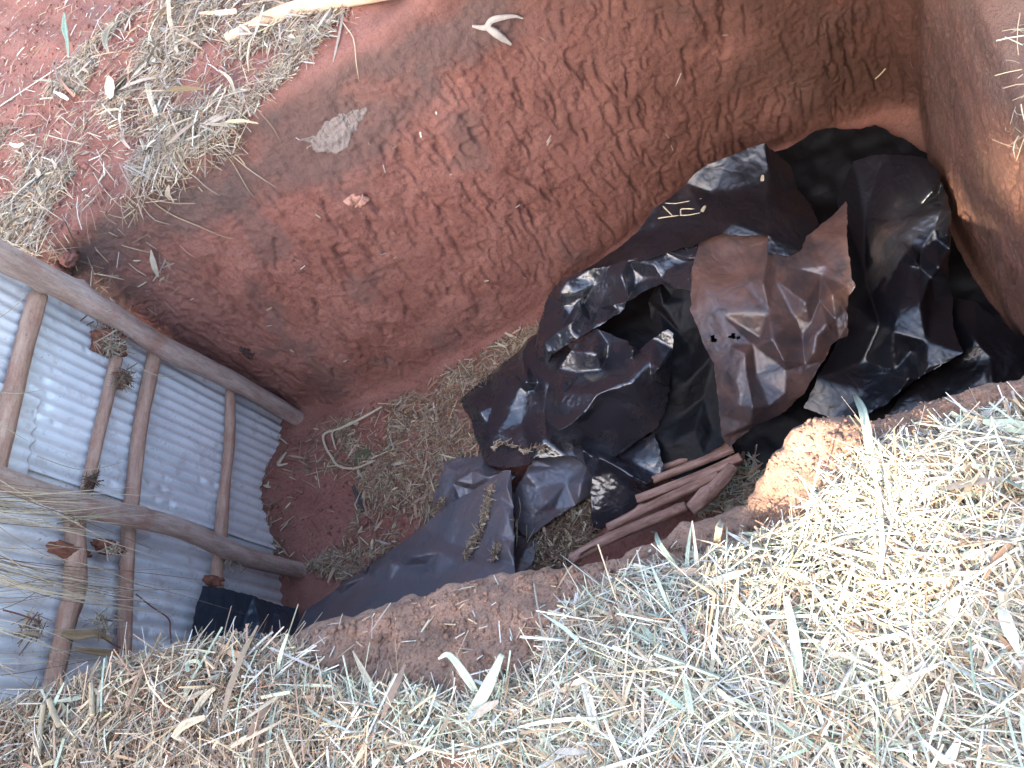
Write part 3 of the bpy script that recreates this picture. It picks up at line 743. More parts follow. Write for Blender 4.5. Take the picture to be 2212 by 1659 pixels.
# 7: the big billowed bag
tarp('plastic_sheet', 'large billowed black plastic fold with a bright bent ridge across its middle',
     pts('K1', (1082, 1108, -1.14), (1020, 1190, -1.16), (960, 1270, -1.18), (910, 1345, -1.20), (870, 1392, -1.21), (850, 1540, -1.22), (830, 1659, -1.23)) +
     pts('K2', (1062, 400, -1.22), (1082, 450, -1.21), (1090, 510, -1.22), (1102, 562, -1.24), (1150, 590, -1.25), (1205, 612, -1.25), (1330, 650, -1.26), (1480, 700, -1.27), (1650, 738, -1.28), (1850, 610, -1.27), (2060, 462, -1.26), (2120, 330, -1.24), (2150, 200, -1.22)) +
     pts('K1', (1945, 1450, -1.20), (1960, 1300, -1.17), (1968, 1100, -1.13), (1982, 962, -1.10), (1935, 925, -1.09), (1885, 945, -1.09), (1790, 1010, -1.11), (1700, 1082, -1.13), (1560, 1022, -1.14), (1430, 970, -1.16), (1300, 915, -1.18), (1150, 990, -1.21), (1030, 1060, -1.22)),
     pts('K1', (1340, 1292, -1.20), (1300, 1140, -1.13), (1240, 1120, -1.12), (1400, 1060, -1.19), (1390, 1180, -1.22), (1480, 1190, -1.16), (1625, 1108, -1.04), (1600, 1190, -1.08), (1850, 1272, -1.01), (1780, 1200, -1.05), (1820, 1300, -1.02), (1600, 1390, -1.03), (1450, 1440, -1.04), (1300, 1500, -1.05), (1390, 1320, -1.10),
         (1280, 1400, -1.10), (1060, 1470, -1.10), (1100, 1630, -1.09), (1200, 1655, -1.07), (1270, 1490, -1.06), (1050, 1440, -1.16), (1150, 1310, -1.19), (1110, 1200, -1.16), (990, 1390, -1.15), (960, 1560, -1.13), (1000, 1480, -1.11)) +
     pts('K2', (1190, 490, -1.10), (1300, 430, -1.08), (1390, 345, -1.06), (1130, 430, -1.14), (1215, 600, -1.19), (1200, 250, -1.11), (1230, 380, -1.13), (1700, 420, -1.17), (1900, 250, -1.13), (1500, 560, -1.20), (2000, 60, -1.10), (1450, 400, -1.13), (1600, 200, -1.09)),
     P_BLACK, 9, amp=0.003, smooth=14)
# 8: spur below the bag, hanging towards the logs
tarp('plastic_sheet', 'dark plastic fold hanging in a ridge down to the cut logs',
     pts('K2', (1205, 600, -1.27), (1300, 570, -1.27), (1500, 640, -1.29), (1700, 700, -1.31), (1900, 580, -1.30), (2030, 520, -1.28), (2060, 600, -1.27), (2090, 730, -1.27), (2112, 835, -1.28), (2080, 900, -1.29), (2025, 985, -1.31), (1960, 1060, -1.33), (1890, 1150, -1.34), (1750, 1240, -1.35), (1600, 1335, -1.36), (1460, 1420, -1.37),
         (1462, 1250, -1.33), (1470, 1060, -1.30), (1482, 900, -1.27), (1420, 800, -1.26), (1330, 740, -1.26), (1250, 680, -1.27)),
     pts('K2', (1400, 660, -1.20), (1550, 730, -1.20), (1700, 810, -1.21), (1840, 900, -1.22), (1960, 960, -1.25), (1640, 850, -1.26), (1520, 820, -1.24), (1600, 1050, -1.30), (1800, 990, -1.29), (1850, 780, -1.29), (1550, 1200, -1.32), (1480, 720, -1.225)),
     P_BLACK, 10, amp=0.003, smooth=12)
# 8b: flank falling behind the bag, blackened to paint the gap's shade
tarp('plastic_sheet', 'plastic flank blackened as painted shade in the gap between the billowed fold and the muddy sheet',
     pts('P', (1425, 606, -1.13), (1470, 600, -1.12), (1515, 610, -1.12), (1520, 690, -1.16), (1545, 760, -1.20), (1565, 850, -1.26), (1575, 950, -1.30), (1520, 985, -1.31), (1460, 1005, -1.33), (1415, 1000, -1.33), (1405, 940, -1.30), (1420, 880, -1.28), (1430, 800, -1.22), (1435, 730, -1.16), (1405, 690, -1.22), (1400, 650, -1.20)),
     pts('P', (1426, 632, -1.10), (1432, 660, -1.13), (1420, 668, -1.20), (1450, 640, -1.17), (1480, 650, -1.15), (1470, 720, -1.20), (1500, 760, -1.26), (1480, 830, -1.23), (1520, 860, -1.29), (1470, 900, -1.31), (1500, 930, -1.27), (1450, 960, -1.30), (1540, 930, -1.31)),
     P_GAP_SHADE, 15, amp=0.006, smooth=6)
# 9: muddy brown sheet
tarp('plastic_sheet', 'large mud-browned plastic sheet with two torn holes draped over the heap',
     pts('P', (1560, 492, -1.06), (1600, 495, -1.05), (1665, 495, -1.05), (1715, 530, -1.06), (1750, 505, -1.08), (1790, 470, -1.08)) +
     pts('K4', (640, 560, -1.08), (650, 730, -1.05), (648, 900, -1.03), (668, 1080, -1.02), (690, 1240, -1.01), (722, 1312, -1.02), (668, 1400, -1.03), (645, 1530, -1.04), (655, 1650, -1.06)) +
     pts('K6', (1098, 545, -1.09), (1040, 560, -1.08), (985, 610, -1.09), (940, 700, -1.10), (880, 800, -1.12), (820, 910, -1.14), (700, 1020, -1.16), (590, 1080, -1.17), (480, 1132, -1.18), (350, 1242, -1.22), (302, 1180, -1.19), (285, 1040, -1.16), (268, 900, -1.13), (255, 715, -1.10), (215, 655, -1.10), (175, 560, -1.09), (140, 460, -1.08), (104, 385, -1.07), (108, 200, -1.06)) +
     pts('K3', (1040, 1150, -1.06), (1062, 1080, -1.06), (1105, 925, -1.07)),
     pts('K6', (600, 392, -1.02), (830, 330, -1.00), (1000, 285, -.985), (1090, 225, -1.01), (455, 190, -1.03), (560, 200, -.995), (640, 190, -1.03), (500, 600, -1.06), (545, 560, -1.09), (520, 790, -1.10), (460, 800, -1.06), (620, 560, -1.00), (690, 700, -1.035), (705, 760, -1.07), (700, 905, -1.10),
         (660, 720, -1.075), (450, 660, -1.03), (400, 820, -1.06), (420, 980, -1.08), (500, 990, -1.06), (860, 470, -1.06), (900, 540, -1.03), (960, 470, -1.02), (810, 540, -1.08), (830, 720, -1.09), (880, 650, -1.05), (250, 710, -1.09), (350, 600, -1.05), (300, 400, -1.03), (200, 250, -1.035), (930, 160, -1.06), (960, 100, -1.045), (780, 120, -1.05), (920, 320, -1.045), (760, 420, -1.05),
         (480, 1100, -1.12), (600, 980, -1.10), (720, 960, -1.13), (1020, 440, -1.045)),
     P_BROWN, 11, amp=0.006, smooth=4, levels=4, holes=((1540, 733, 6, 8), (1582, 726, 9, 6), (1596, 730, 5, 4)))
# 10: deep right-hand sheet
tarp('plastic_sheet', 'glossy dark plastic bundle in the deepest corner against the short brown wall',
     pts('K4', (560, 560, -1.20), (700, 210, -1.22), (850, 160, -1.20), (1000, 150, -1.18), (1200, 160, -1.17), (1360, 190, -1.16), (1450, 290, -1.15), (1480, 400, -1.15), (1520, 480, -1.13), (1560, 650, -1.12), (1575, 850, -1.12), (1560, 1000, -1.13), (1545, 1130, -1.15), (1545, 1262, -1.17), (1580, 1400, -1.22)) +
     pts('K6', (1760, 480, -1.16), (1828, 652, -1.10), (1700, 720, -1.14), (1560, 800, -1.17), (1420, 900, -1.20), (1340, 980, -1.22), (1220, 1040, -1.24), (1000, 1060, -1.27), (820, 1000, -1.26), (900, 820, -1.22), (1000, 640, -1.19), (1080, 480, -1.15), (1090, 300, -1.12)),
     pts('K4', (900, 790, -1.20), (1100, 720, -1.17), (1280, 610, -1.16), (1400, 480, -1.12), (1450, 510, -1.17), (1300, 700, -1.12), (1480, 640, -1.09), (1530, 860, -1.07), (1440, 900, -1.13), (1420, 800, -1.11), (1250, 1090, -1.10), (1290, 1150, -1.14), (1200, 1135, -1.15), (1340, 1170, -1.12), (1460, 1150, -1.08), (1390, 1240, -1.14), (1300, 1000, -1.14), (1100, 900, -1.16), (1000, 1100, -1.22), (800, 700, -1.25), (800, 1200, -1.26)) +
     pts('K6', (1560, 345, -1.10), (1410, 410, -1.13), (1385, 520, -1.14), (1600, 580, -1.13), (1300, 480, -1.20), (1500, 640, -1.22), (1400, 760, -1.23), (1600, 740, -1.145), (1480, 810, -1.16), (1350, 800, -1.24), (1200, 700, -1.27), (1640, 330, -1.20), (1200, 900, -1.25)),
     P_DARK, 12, amp=0.004, smooth=7)
tarp('plastic_sheet', 'loose dark plastic scraps between the corner bundle and the near lip',
     pts('P', (2040, 640, -1.30), (2100, 650, -1.28), (2150, 690, -1.27), (2190, 715, -1.28), (2230, 750, -1.29), (2235, 830, -1.28), (2150, 860, -1.26), (2000, 900, -1.27), (1900, 920, -1.29), (1960, 840, -1.28), (2060, 770, -1.27)),
     pts('P', (2110, 740, -1.23), (2140, 775, -1.24), (2090, 780, -1.26), (2180, 760, -1.25), (2120, 820, -1.25)), P_DARK, 13, amp=0.012, levels=4)
# 11: black piece by the fence
tarp('plastic_sheet', 'black plastic piece, blue sheen in its colour, hanging in front of the corrugated iron by the near bank',
     pts('K7', (1270, 512, 'f'), (1350, 515, 'f'), (1430, 530, 'f'), (1600, 575, 'f'), (1740, 620, 'f'), (1885, 655, -1.30), (1895, 735, -1.28), (1870, 850, -1.15), (1700, 960, -1.0), (1450, 1010, 'f'), (1190, 1010, 'f'), (1210, 880, 'f'), (1215, 760, 'f'), (1225, 690, 'f'), (1240, 620, 'f')),
     [], P_BLUE_SHEEN, 14, amp=0.013, levels=5, smooth=3)

# ------------------------------------------------------------------ straw
def in_poly(x, y, poly):
    poly = np.asarray(poly); c = np.zeros(len(x), bool); j = len(poly) - 1
    for i in range(len(poly)):
        xi, yi, xj, yj = *poly[i], *poly[j]
        with np.errstate(divide='ignore', invalid='ignore'):
            m = ((yi > y) != (yj > y)) & (x < (xj - xi) * (y - yi) / (yj - yi) + xi)
        c ^= m; j = i
    return c
def scatter(poly_px, z, n, dens=None, seed=1):
    """n points on the earth inside a surveyed outline"""
    r = np.random.default_rng(seed)
    poly = np.array([at(x, y, z)[:2] for x, y in poly_px])
    lo, hi = poly.min(0), poly.max(0); got = []; cnt = 0
    while cnt < n:
        q = lo + (hi - lo) * r.random((n * 2, 2)); m = in_poly(q[:, 0], q[:, 1], poly)
        q = q[m]
        if dens is not None:
            q = q[r.random(len(q)) < dens(q)]
        got.append(q); cnt += len(q)
    q = np.vstack(got)[:n]
    P, N = np.zeros((n, 3)), np.zeros((n, 3))
    for i, (x, y) in enumerate(q):
        h = BV.ray_cast(Vector((x, y, 0.5)), Vector((0, 0, -1)))
        P[i] = h[0] if h[0] else (x, y, z); N[i] = h[1] if h[1] else (0, 0, 1)
    N[N[:, 2] < 0] *= -1
    return P, N
def n2(q, s, o=0.0): return perlin(np.column_stack([q[:, :2] * s + o, np.full(len(q), o + .5)]))
def blades(C, D, Nn, L, Wd, bend, col, kind, seed=0, S=3):
    """C centre, D direction, Nn up; kind 0 = flat blade, 1 = round stem"""
    r = np.random.default_rng(seed); n = len(C)
    D = D / np.linalg.norm(D, axis=1)[:, None]
    B = np.cross(Nn, D); B /= np.maximum(np.linalg.norm(B, axis=1), 1e-9)[:, None]; Nn = np.cross(D, B)
    tw = r.normal(0, .5, n); Bt = B * np.cos(tw)[:, None] + Nn * np.sin(tw)[:, None]
    t = np.linspace(-.5, .5, S + 1)
    side = r.normal(0, .5, n) * bend
    Vs, Fs, Cs, off = [], [], [], 0
    m = kind == 0
    if m.any():
        k = m.sum(); c, d, nn, b = C[m], D[m], Nn[m], Bt[m]
        ctr = c[:, None] + d[:, None] * (t[None] * L[m][:, None])[..., None] + nn[:, None] * ((.25 - t ** 2)[None] * (bend[m] * L[m])[:, None])[..., None] + B[m][:, None] * (t ** 2 * 1.0)[None, :, None] * (side[m] * L[m])[:, None, None]
        tp = np.ones(S + 1); tp[-1] = .25; tp[0] = .8
        tb_ = np.ones(S + 1); tb_[0] = .35; tb_[-1] = .2
        prof = np.where(r.random(k)[:, None] < .5, tp[None], np.ones(S + 1)[None]); prof = np.where((Wd[m] > .006)[:, None], tb_[None], prof)
        w = (Wd[m][:, None] * prof * .5)[..., None]
        V = np.stack([ctr - b[:, None] * w, ctr + b[:, None] * w], 2)
        g = np.arange(k * (S + 1) * 2).reshape(k, S + 1, 2)
        F = np.stack([g[:, :-1, 0], g[:, 1:, 0], g[:, 1:, 1], g[:, :-1, 1]], -1).reshape(-1, 4)
        Vs.append(V.reshape(-1, 3)); Fs.append(F); Cs.append(np.repeat(col[m], (S + 1) * 2, 0)); off += k * (S + 1) * 2
    m = ~m
    if m.any():
        k = m.sum(); c, d, nn, b = C[m], D[m], Nn[m], B[m]
        T = np.array([-.5, 0, .5])
        ctr = c[:, None] + d[:, None] * (T[None] * L[m][:, None])[..., None] + nn[:, None] * ((.25 - T ** 2)[None] * (bend[m] * L[m] * .6)[:, None])[..., None]
        rr = (Wd[m] * .42)[:, None, None]
        ring_ = [b, nn, -b, -nn]
        V = np.stack([ctr + x[:, None] * rr for x in ring_], 2)
        g = np.arange(k * 12).reshape(k, 3, 4) + off; gr = np.roll(g, -1, 2)
        F = np.stack([g[:, :-1], gr[:, :-1], gr[:, 1:], g[:, 1:]], -1).reshape(-1, 4)
        E1 = np.stack([g[:, 0, 3], g[:, 0, 2], g[:, 0, 1], g[:, 0, 0]], -1); E2 = np.stack([g[:, 2, 0], g[:, 2, 1], g[:, 2, 2], g[:, 2, 3]], -1)
        Vs.append(V.reshape(-1, 3)); Fs += [F, E1, E2]; Cs.append(np.repeat(col[m], 12, 0))
    return np.vstack(Vs), np.vstack(Fs), np.vstack(Cs)
PAL = {'white': (.45, .445, .385), 'green': (.30, .35, .27), 'straw': (.365, .31, .215), 'tan': (.25, .18, .12), 'brown': (.12, .073, .046), 'grey': (.285, .255, .21), 'red': (.30, .15, .09), 'dark': (.07, .045, .03)}
def pick(r, n, mix):
    ks = list(mix); p = np.array([mix[k] for k in ks], float); p /= p.sum()
    i = r.choice(len(ks), n, p=p); c = np.array([PAL[k] for k in ks])[i]
    return np.clip(c * (1 + r.normal(0, .13, (n, 1))) * (1 + r.normal(0, .035, (n, 3))), .01, .8)
def layer(P, N, r, thick, len_med, len_sig, wid, tilt, mix, stem=.3, wide=.08, lmax=.25, seed=0, bend=.10, colfn=None):
    n = len(P)
    a = r.uniform(0, 2 * math.pi, n); el = r.normal(0, tilt, n)
    T1 = np.cross(N, np.tile([1.0, .2, .1], (n, 1))); T1 /= np.linalg.norm(T1, axis=1)[:, None]; T2 = np.cross(N, T1)
    D = (np.cos(a)[:, None] * T1 + np.sin(a)[:, None] * T2) * np.cos(el)[:, None] + N * np.sin(el)[:, None]
    L = np.clip(len_med * np.exp(r.normal(0, len_sig, n)), .012, lmax)
    W = wid * np.exp(r.normal(0, .40, n)); kind = (r.random(n) < stem).astype(int)
    wd = (r.random(n) < wide) & (kind == 0); W = np.where(wd, W * 2.6, W); W = np.minimum(W, L * .4)
    col = pick(r, n, mix) if colfn is None else colfn(r, P)
    h = thick * r.random(n) ** 1.3 + .5 * L * np.abs(np.sin(el)) * .8 + .002
    return blades(P + N * h[:, None], D, N, L, W, np.abs(r.normal(0, bend, n)), col, kind, seed)
def straw_object(name, label, groups, kind='stuff', cat='straw', mat=STRAW):
    V, F, C, o = [], [], [], 0
    for v, f, c in groups: V.append(v); F.append(f + o); C.append(c); o += len(v)
    V = np.vstack(V); org = V.mean(0)
    ob = link(name, fast_mesh(name, V - org, np.vstack(F), False, np.vstack(C)), mat); ob.location = org
    tag(ob, label, cat, None, kind); return ob

r_ = np.random.default_rng(21)
# near bank: deep litter of chopped fodder on the right, browner to the left, bare soil along the lip
poly = [(1245, 1300), (1330, 1250), (1440, 1232), (1560, 1200), (1640, 1170), (1750, 1120), (1830, 1050), (1890, 1000), (1950, 980), (2030, 970), (2140, 925), (2320, 890), (2700, 1500), (2300, 1760), (1200, 1800), (1150, 1600), (1190, 1400)]
dn = lambda q: np.clip(.75 + 1.2 * n2(q, 5), .3, 1)
P, N = scatter(poly, 0, 42000, dn, 31)
pale = dict(white=.30, green=.17, straw=.25, tan=.13, grey=.10, brown=.05)
g1 = layer(P, N, r_, .034, .042, .60, .0024, .19, pale, .42, .075, seed=1)
P, N = scatter(poly, 0, 800, dn, 32)
g2 = layer(P + [0, 0, .016], N, r_, .026, .075, .45, .0046, .15, dict(white=.36, green=.30, straw=.24, tan=.10), .25, .12, .2, seed=2, bend=.2)
# fine chaff
P, N = scatter([(1190, 1330), (1280, 1235), (1440, 1200), (1640, 1150), (1740, 1080), (1790, 990), (1900, 930), (2200, 865), (2300, 880), (2200, 1300), (1300, 1500)], 0, 5000, None, 33)
g3 = layer(P, N, r_, .006, .014, .5, .0016, .2, pale, .5, 0, seed=3)
P, N = scatter(poly, 0, 7000, dn, 44)
g4 = layer(P + [0, 0, .004], N, r_, .034, .055, .5, .0009, .22, dict(white=.6, straw=.3, green=.1), .7, 0, seed=21, bend=.25)
straw_object('chopped_straw', 'deep pale litter of chopped straw and leaves on the near bank', [g1, g2, g3, g4])
poly = [(-60, 1560), (0, 1535), (150, 1482), (300, 1428), (420, 1398), (560, 1390), (640, 1410), (660, 1460), (800, 1500), (1000, 1505), (1180, 1470), (1230, 1360), (1250, 1500), (1250, 1760), (600, 1900), (-200, 1900)]
dl = lambda q: np.clip(.75 + 1.6 * n2(q, 4.5, 3.) , .06, 1) 
P, N = scatter(poly, 0, 30000, dl, 34)
def leftcol(r, P):
    n = len(P); a = pick(r, n, dict(straw=.30, tan=.28, brown=.16, grey=.16, white=.06, red=.04)); b = pick(r, n, dict(white=.26, green=.28, straw=.26, tan=.16, brown=.04))
    w = (r.random(n) < sstep(-1.0, -.55, P[:, 0]))[:, None]
    return np.where(w, b, a)
g1 = layer(P, N, r_, .028, .046, .60, .0023, .19, None, .45, .06, seed=4, colfn=leftcol)
P, N = scatter(poly, 0, 600, dl, 35)
g2 = layer(P + [0, 0, .014], N, r_, .026, .085, .4, .0048, .15, dict(white=.22, green=.15, straw=.38, tan=.25), .3, .12, .2, seed=5, bend=.2)
straw_object('chopped_straw', 'brownish chopped straw thinning out over the near bank beside the fence', [g1, g2])
# specks on the bare lip
P, N = scatter([(650, 1350), (760, 1325), (930, 1262), (1130, 1228), (1330, 1195), (1600, 1110), (1620, 1150), (1250, 1240), (1190, 1380), (1000, 1490), (700, 1450)], -.05, 80, None, 36)
g1 = layer(P, N, r_, .003, .022, .7, .0022, .12, dict(straw=.4, white=.3, tan=.3), .5, .05, .09, seed=6)
straw_object('straw_scraps', 'scattered single straws on the bare brown earth lip', [g1])
# far bank: clumped grey-tan litter
poly = [(-80, 360), (0, 290), (110, 190), (200, 100), (300, 20), (380, -40), (620, -60), (800, -20), (740, 40), (690, 100), (640, 150), (560, 215), (470, 300), (400, 345), (330, 395), (250, 440), (190, 505), (110, 550), (0, 610), (-100, 640)]
dens = lambda q: np.clip((n2(q, 3.6, 2.) + .30) * 1.9, .03, 1)
P, N = scatter(poly, 0, 19000, dens, 37)
gmix = dict(grey=.36, straw=.18, tan=.28, white=.04, brown=.14)
g1 = layer(P, N, r_, .016, .052, .60, .0025, .15, gmix, .45, .06, .2, seed=7, bend=.25)
P, N = scatter(poly, 0, 160, dens, 38)
g2 = layer(P, N, r_, .05, .11, .4, .011, .25, dict(grey=.45, straw=.3, white=.05, tan=.2), .1, .1, .18, seed=8, bend=.3)
P, N = scatter([(-200, 400), (0, 0), (300, -150), (700, -100), (800, 30), (560, 230), (300, 400), (100, 560)], 0, 1500, None, 39)
g3 = layer(P, N, r_, .004, .03, .6, .003, .12, dict(straw=.4, white=.3, tan=.3), .4, .05, .09, seed=9)
def strand(pxs, lift, w, col, seed, n=14, castf=None):
    Q = np.array([cast(x, y, lift)[0] if castf is None else castf(x, y) for x, y in pxs]); Q = cat_path(Q, n)
    tg = np.gradient(Q, axis=0); tg /= np.linalg.norm(tg, axis=1)[:, None]
    vw = np.array([0, 0, CAM_H]) - Q; b = np.cross(tg, vw); b /= np.linalg.norm(b, axis=1)[:, None]; nn = np.cross(b, tg)
    wv = w * np.interp(np.linspace(0, 1, n), [0, .1, .8, 1], [.8, 1, .8, .25])
    ang = np.array([.5, 2.6, 4.7])
    V = np.stack([Q + wv[:, None] * .5 * (np.cos(a) * b + np.sin(a) * nn) for a in ang], 1)
    g = np.arange(n * 3).reshape(n, 3); gr = np.roll(g, -1, 1)
    F = np.stack([g[:-1], gr[:-1], gr[1:], g[1:]], -1).reshape(-1, 4)
    return V.reshape(-1, 3), F, np.tile(np.array(col) * (1 + .1 * math.sin(seed * 9.1)), (n * 3, 1))
q1 = lambda L: [(.3418 * x, .3418 * y) for x, y in L]
q2 = lambda L: [(702 + .3418 * x, .3418 * y) for x, y in L]
hang = [q1([(1300, 830), (1360, 870), (1480, 990), (1600, 1080), (1740, 1190)]), q1([(900, 1180), (960, 1260), (1080, 1350), (1250, 1420), (1400, 1490), (1480, 1500)]),
        q1([(770, 1040), (790, 1090), (850, 1210), (960, 1370), (1085, 1410)]), q1([(600, 1100), (640, 1160), (700, 1240), (800, 1335)]), q1([(1600, 640), (1640, 700), (1720, 800), (1770, 890)]),
        q1([(1100, 1000), (1130, 1045), (1230, 1110), (1300, 1180), (1390, 1230)]), q1([(1330, 880), (1450, 1000), (1530, 1120), (1560, 1200), (1600, 1250)]), q1([(830, 1090), (870, 1260), (900, 1330), (915, 1400)]),
        q1([(2180, 100), (2150, 250), (2112, 400)]), q2([(90, 100), (140, 180), (190, 260), (200, 400), (215, 520)]), q1([(1140, 1540), (1180, 1580), (1240, 1620)]), q1([(960, 1040), (1010, 1110), (1040, 1160)]),
        q1([(680, 960), (640, 1010), (700, 1100), (760, 1180)]), q1([(0, 1350), (150, 1340), (300, 1320)]), q1([(310, 860), (450, 900), (585, 935)]), q1([(50, 1320), (170, 1200), (310, 1040)]), q1([(770, 555), (900, 520), (1015, 490)]), q1([(990, 560), (1010, 660), (1030, 760)])]
hg = [strand(h, .010, [.004, .005, .0045, .003, .003, .0035, .003, .003, .009, .004, .003, .003, .004, .004, .005, .008, .005, .012][i], [PAL['straw'], PAL['tan'], PAL['grey']][i % 3], i) for i, h in enumerate(hang)]
straw_object('chopped_straw', 'clumps of grey-tan straw along the top of the long red wall', [g1, g2, g3] + hg)
# floor litter
poly = [(1158, 690), (1120, 705), (1000, 770), (880, 850), (800, 880), (715, 925), (770, 1010), (770, 1110), (740, 1180), (640, 1230), (745, 1255), (850, 1185), (960, 1090), (1050, 1030), (1030, 960), (1010, 900), (1090, 800), (1180, 740)]
dens = lambda q: np.clip(.65 + 1.5 * n2(q, 5.2, 6.), .08, 1)
P, N = scatter(poly, -1.36, 6500, dens, 40)
fmix = dict(straw=.16, tan=.36, brown=.28, grey=.10, red=.10)
g1 = layer(P, N, r_, .010, .034, .55, .0032, .22, fmix, .4, .10, .12, seed=10)
poly2 = [(590, 1020), (620, 1150), (600, 1220), (660, 1270), (760, 1240), (900, 1000), (760, 900), (650, 930)]
P, N = scatter(poly2, -1.36, 420, lambda q: np.clip(.4 + 2 * n2(q, 3.5, 9.), .05, 1), 41)
g2 = layer(P, N, r_, .006, .045, .6, .0035, .18, dict(straw=.3, tan=.4, brown=.3), .4, .1, .14, seed=11)
poly3 = [(1150, 1120), (1200, 1110), (1290, 1050), (1300, 1130), (1240, 1230), (1140, 1240)]
P, N = scatter(poly3, -1.38, 1700, None, 42)
g3 = layer(P, N, r_, .03, .034, .5, .0038, .25, dict(tan=.3, brown=.3, dark=.25, straw=.15), .3, .1, .1, seed=12)
poly4 = [(1570, 1000), (1640, 990), (1650, 1090), (1560, 1110), (1500, 1110)]
P, N = scatter(poly4, -1.40, 700, None, 43)
g4 = layer(P, N, r_, .03, .04, .5, .005, .25, dict(tan=.4, straw=.3, green=.2, brown=.1), .3, .1, .1, seed=13)
straw_object('chopped_straw', 'brown trodden straw litter on the red pit floor', [g1, g2, g3, g4])
# straws lying on the plastic and caught on the walls
def on_objects(objs):
    dg = bpy.context.evaluated_depsgraph_get(); V, F, o = [], [], 0
    for ob in objs:
        co = np.empty(len(ob.data.vertices) * 3, np.float32); ob.data.vertices.foreach_get('co', co); V.append(co.reshape(-1, 3) + np.array(ob.location))
        F += [tuple(i + o for i in p.vertices) for p in ob.data.polygons]; o += len(ob.data.vertices)
    return BVHTree.FromPolygons(np.vstack(V).tolist(), F)
TB = on_objects([o for o in bpy.data.objects if o.name.startswith('plastic_sheet')])
def cast_t(lift):
    def f(x, y):
        d = Vector(ray(x, y)).normalized(); h = TB.ray_cast(Vector((0, 0, CAM_H)), d)
        if h[0] is None: return cast(x, y, lift)[0]
        return np.array(h[0] - d * lift)
    return f
k3 = lambda L: [(1242 + .24414 * x, 297 + .24414 * y) for x, y in L]
k2 = lambda L: [(918 + .24414 * x, 810 + .24414 * y) for x, y in L]
bits = []
for i, (L_, w) in enumerate([(k3([(735, 715), (800, 705), (920, 690)]), .006), (k3([(780, 610), (820, 650), (870, 700)]), .006), (k3([(930, 690), (1010, 685), (1110, 665)]), .005), (k3([(940, 690), (940, 635), (1060, 632)]), .006), (k3([(1120, 660), (1140, 625), (1160, 605)]), .016),
                              (k3([(800, 580), (880, 585), (970, 570), (1120, 540)]), .004), (k3([(1655, 390), (1662, 330)]), .016), (k2([(530, 1300), (540, 1220), (552, 1130)]), .008), (k2([(790, 1060), (785, 1180), (815, 1290), (810, 1520)]), .006), (k2([(830, 1080), (845, 1180), (825, 1300)]), .003), (k2([(900, 1330), (900, 1460)]), .004)]):
    bits.append(strand(L_, .006, w, PAL['straw'], i, 8, cast_t(.004)))
rs = np.random.default_rng(77)
def trail(L_, wpx, n, mix):
    Q = cat_path(np.array([[x, y, 0] for x, y in L_]), 200); C = []
    for _ in range(n):
        q = Q[rs.integers(200)]; C.append(cast_t(.004)(q[0] + rs.normal(0, wpx), q[1] + rs.normal(0, wpx)))
    C = np.array(C); N_ = np.tile([0, 0, 1.0], (n, 1)) + rs.normal(0, .2, (n, 3)); N_ /= np.linalg.norm(N_, axis=1)[:, None]
    return layer(C, N_, rs, .012, .024, .5, .0035, .25, mix, .3, .1, .07, seed=14)
tm = dict(tan=.45, straw=.35, brown=.2)
bits += [trail(k2([(600, 980), (570, 1090), (510, 1340), (440, 1470), (370, 1620)]), 3.4, 330, tm), trail(k2([(650, 1500), (610, 1650)]), 3, 90, tm), trail(k2([(610, 650), (690, 600), (830, 650), (880, 690), (980, 640), (1070, 655)]), 1.6, 70, tm), trail(k2([(800, 1290), (815, 1450)]), 2, 40, tm), trail(k2([(130, 1170), (170, 1090)]), 4, 40, tm)]
P_ = []
for x, y in zip(rs.uniform(300, 2150, 90), rs.uniform(60, 900, 90)):
    c, nn = cast(x, y, .003)
    if -1.3 < c[2] < -.1: P_.append((c, nn))
C = np.array([p[0] for p in P_]); N_ = np.array([p[1] for p in P_])
bits.append(layer(C, N_, rs, .002, .028, .6, .004, .1, dict(straw=.4, white=.3, tan=.3), .4, .0, .06, seed=15))
straw_object('straw_scraps', 'stray straws lying on the plastic sheets and stuck to the pit walls', bits)
# long hay trailing down over the fence
hay = []
def fcast(off): return lambda x, y: fplane(x, y, off)
for i in range(110):
    b = rs.choice(5, p=[.34, .34, .12, .10, .10])
    y0, y1, x1, sp = [(1085, 1105, 210, 26), (1205, 1290, 330, 26), (1300, 1262, 190, 14), (1120, 1200, 260, 60), (1390, 1440, 200, 60)][b]
    ys = y0 + rs.normal(0, sp); ye = y1 + rs.normal(0, sp * .9); xe = max(40, x1 + rs.normal(0, 75)); sag = rs.normal(0, 12)
    xs = -70 - rs.random() * 60
    offs = rs.uniform(.05, .11)
    L_ = [(xs, ys - 18), (xs + (xe - xs) * .35, ys + (ye - ys) * .4 + sag), (xs + (xe - xs) * .7, ys + (ye - ys) * .75 + sag), (xe, ye)]
    hay.append(strand(L_, 0, rs.uniform(.0016, .0034), [PAL['straw'], (.46, .37, .25), PAL['tan'], (.50, .42, .30), PAL['brown']][rs.integers(5)], i, 10, fcast(offs)))
for L_, w in [([(-20, 700), (35, 660), (60, 628)], .003), ([(-20, 845), (40, 850), (95, 842)], .004), ([(-20, 905), (30, 935), (60, 952)], .003), ([(80, 985), (150, 1010), (200, 1014), (278, 995)], .004), ([(300, 795), (345, 812), (385, 812)], .004), ([(-20, 1360), (120, 1400), (170, 1420), (155, 1430)], .003)]:
    hay.append(strand(L_, 0, w, PAL['straw'], 3, 10, fcast(.02)))
straw_object('trailing_hay', 'long thin dry grass trailing down over the corrugated iron fence', hay, cat='hay')

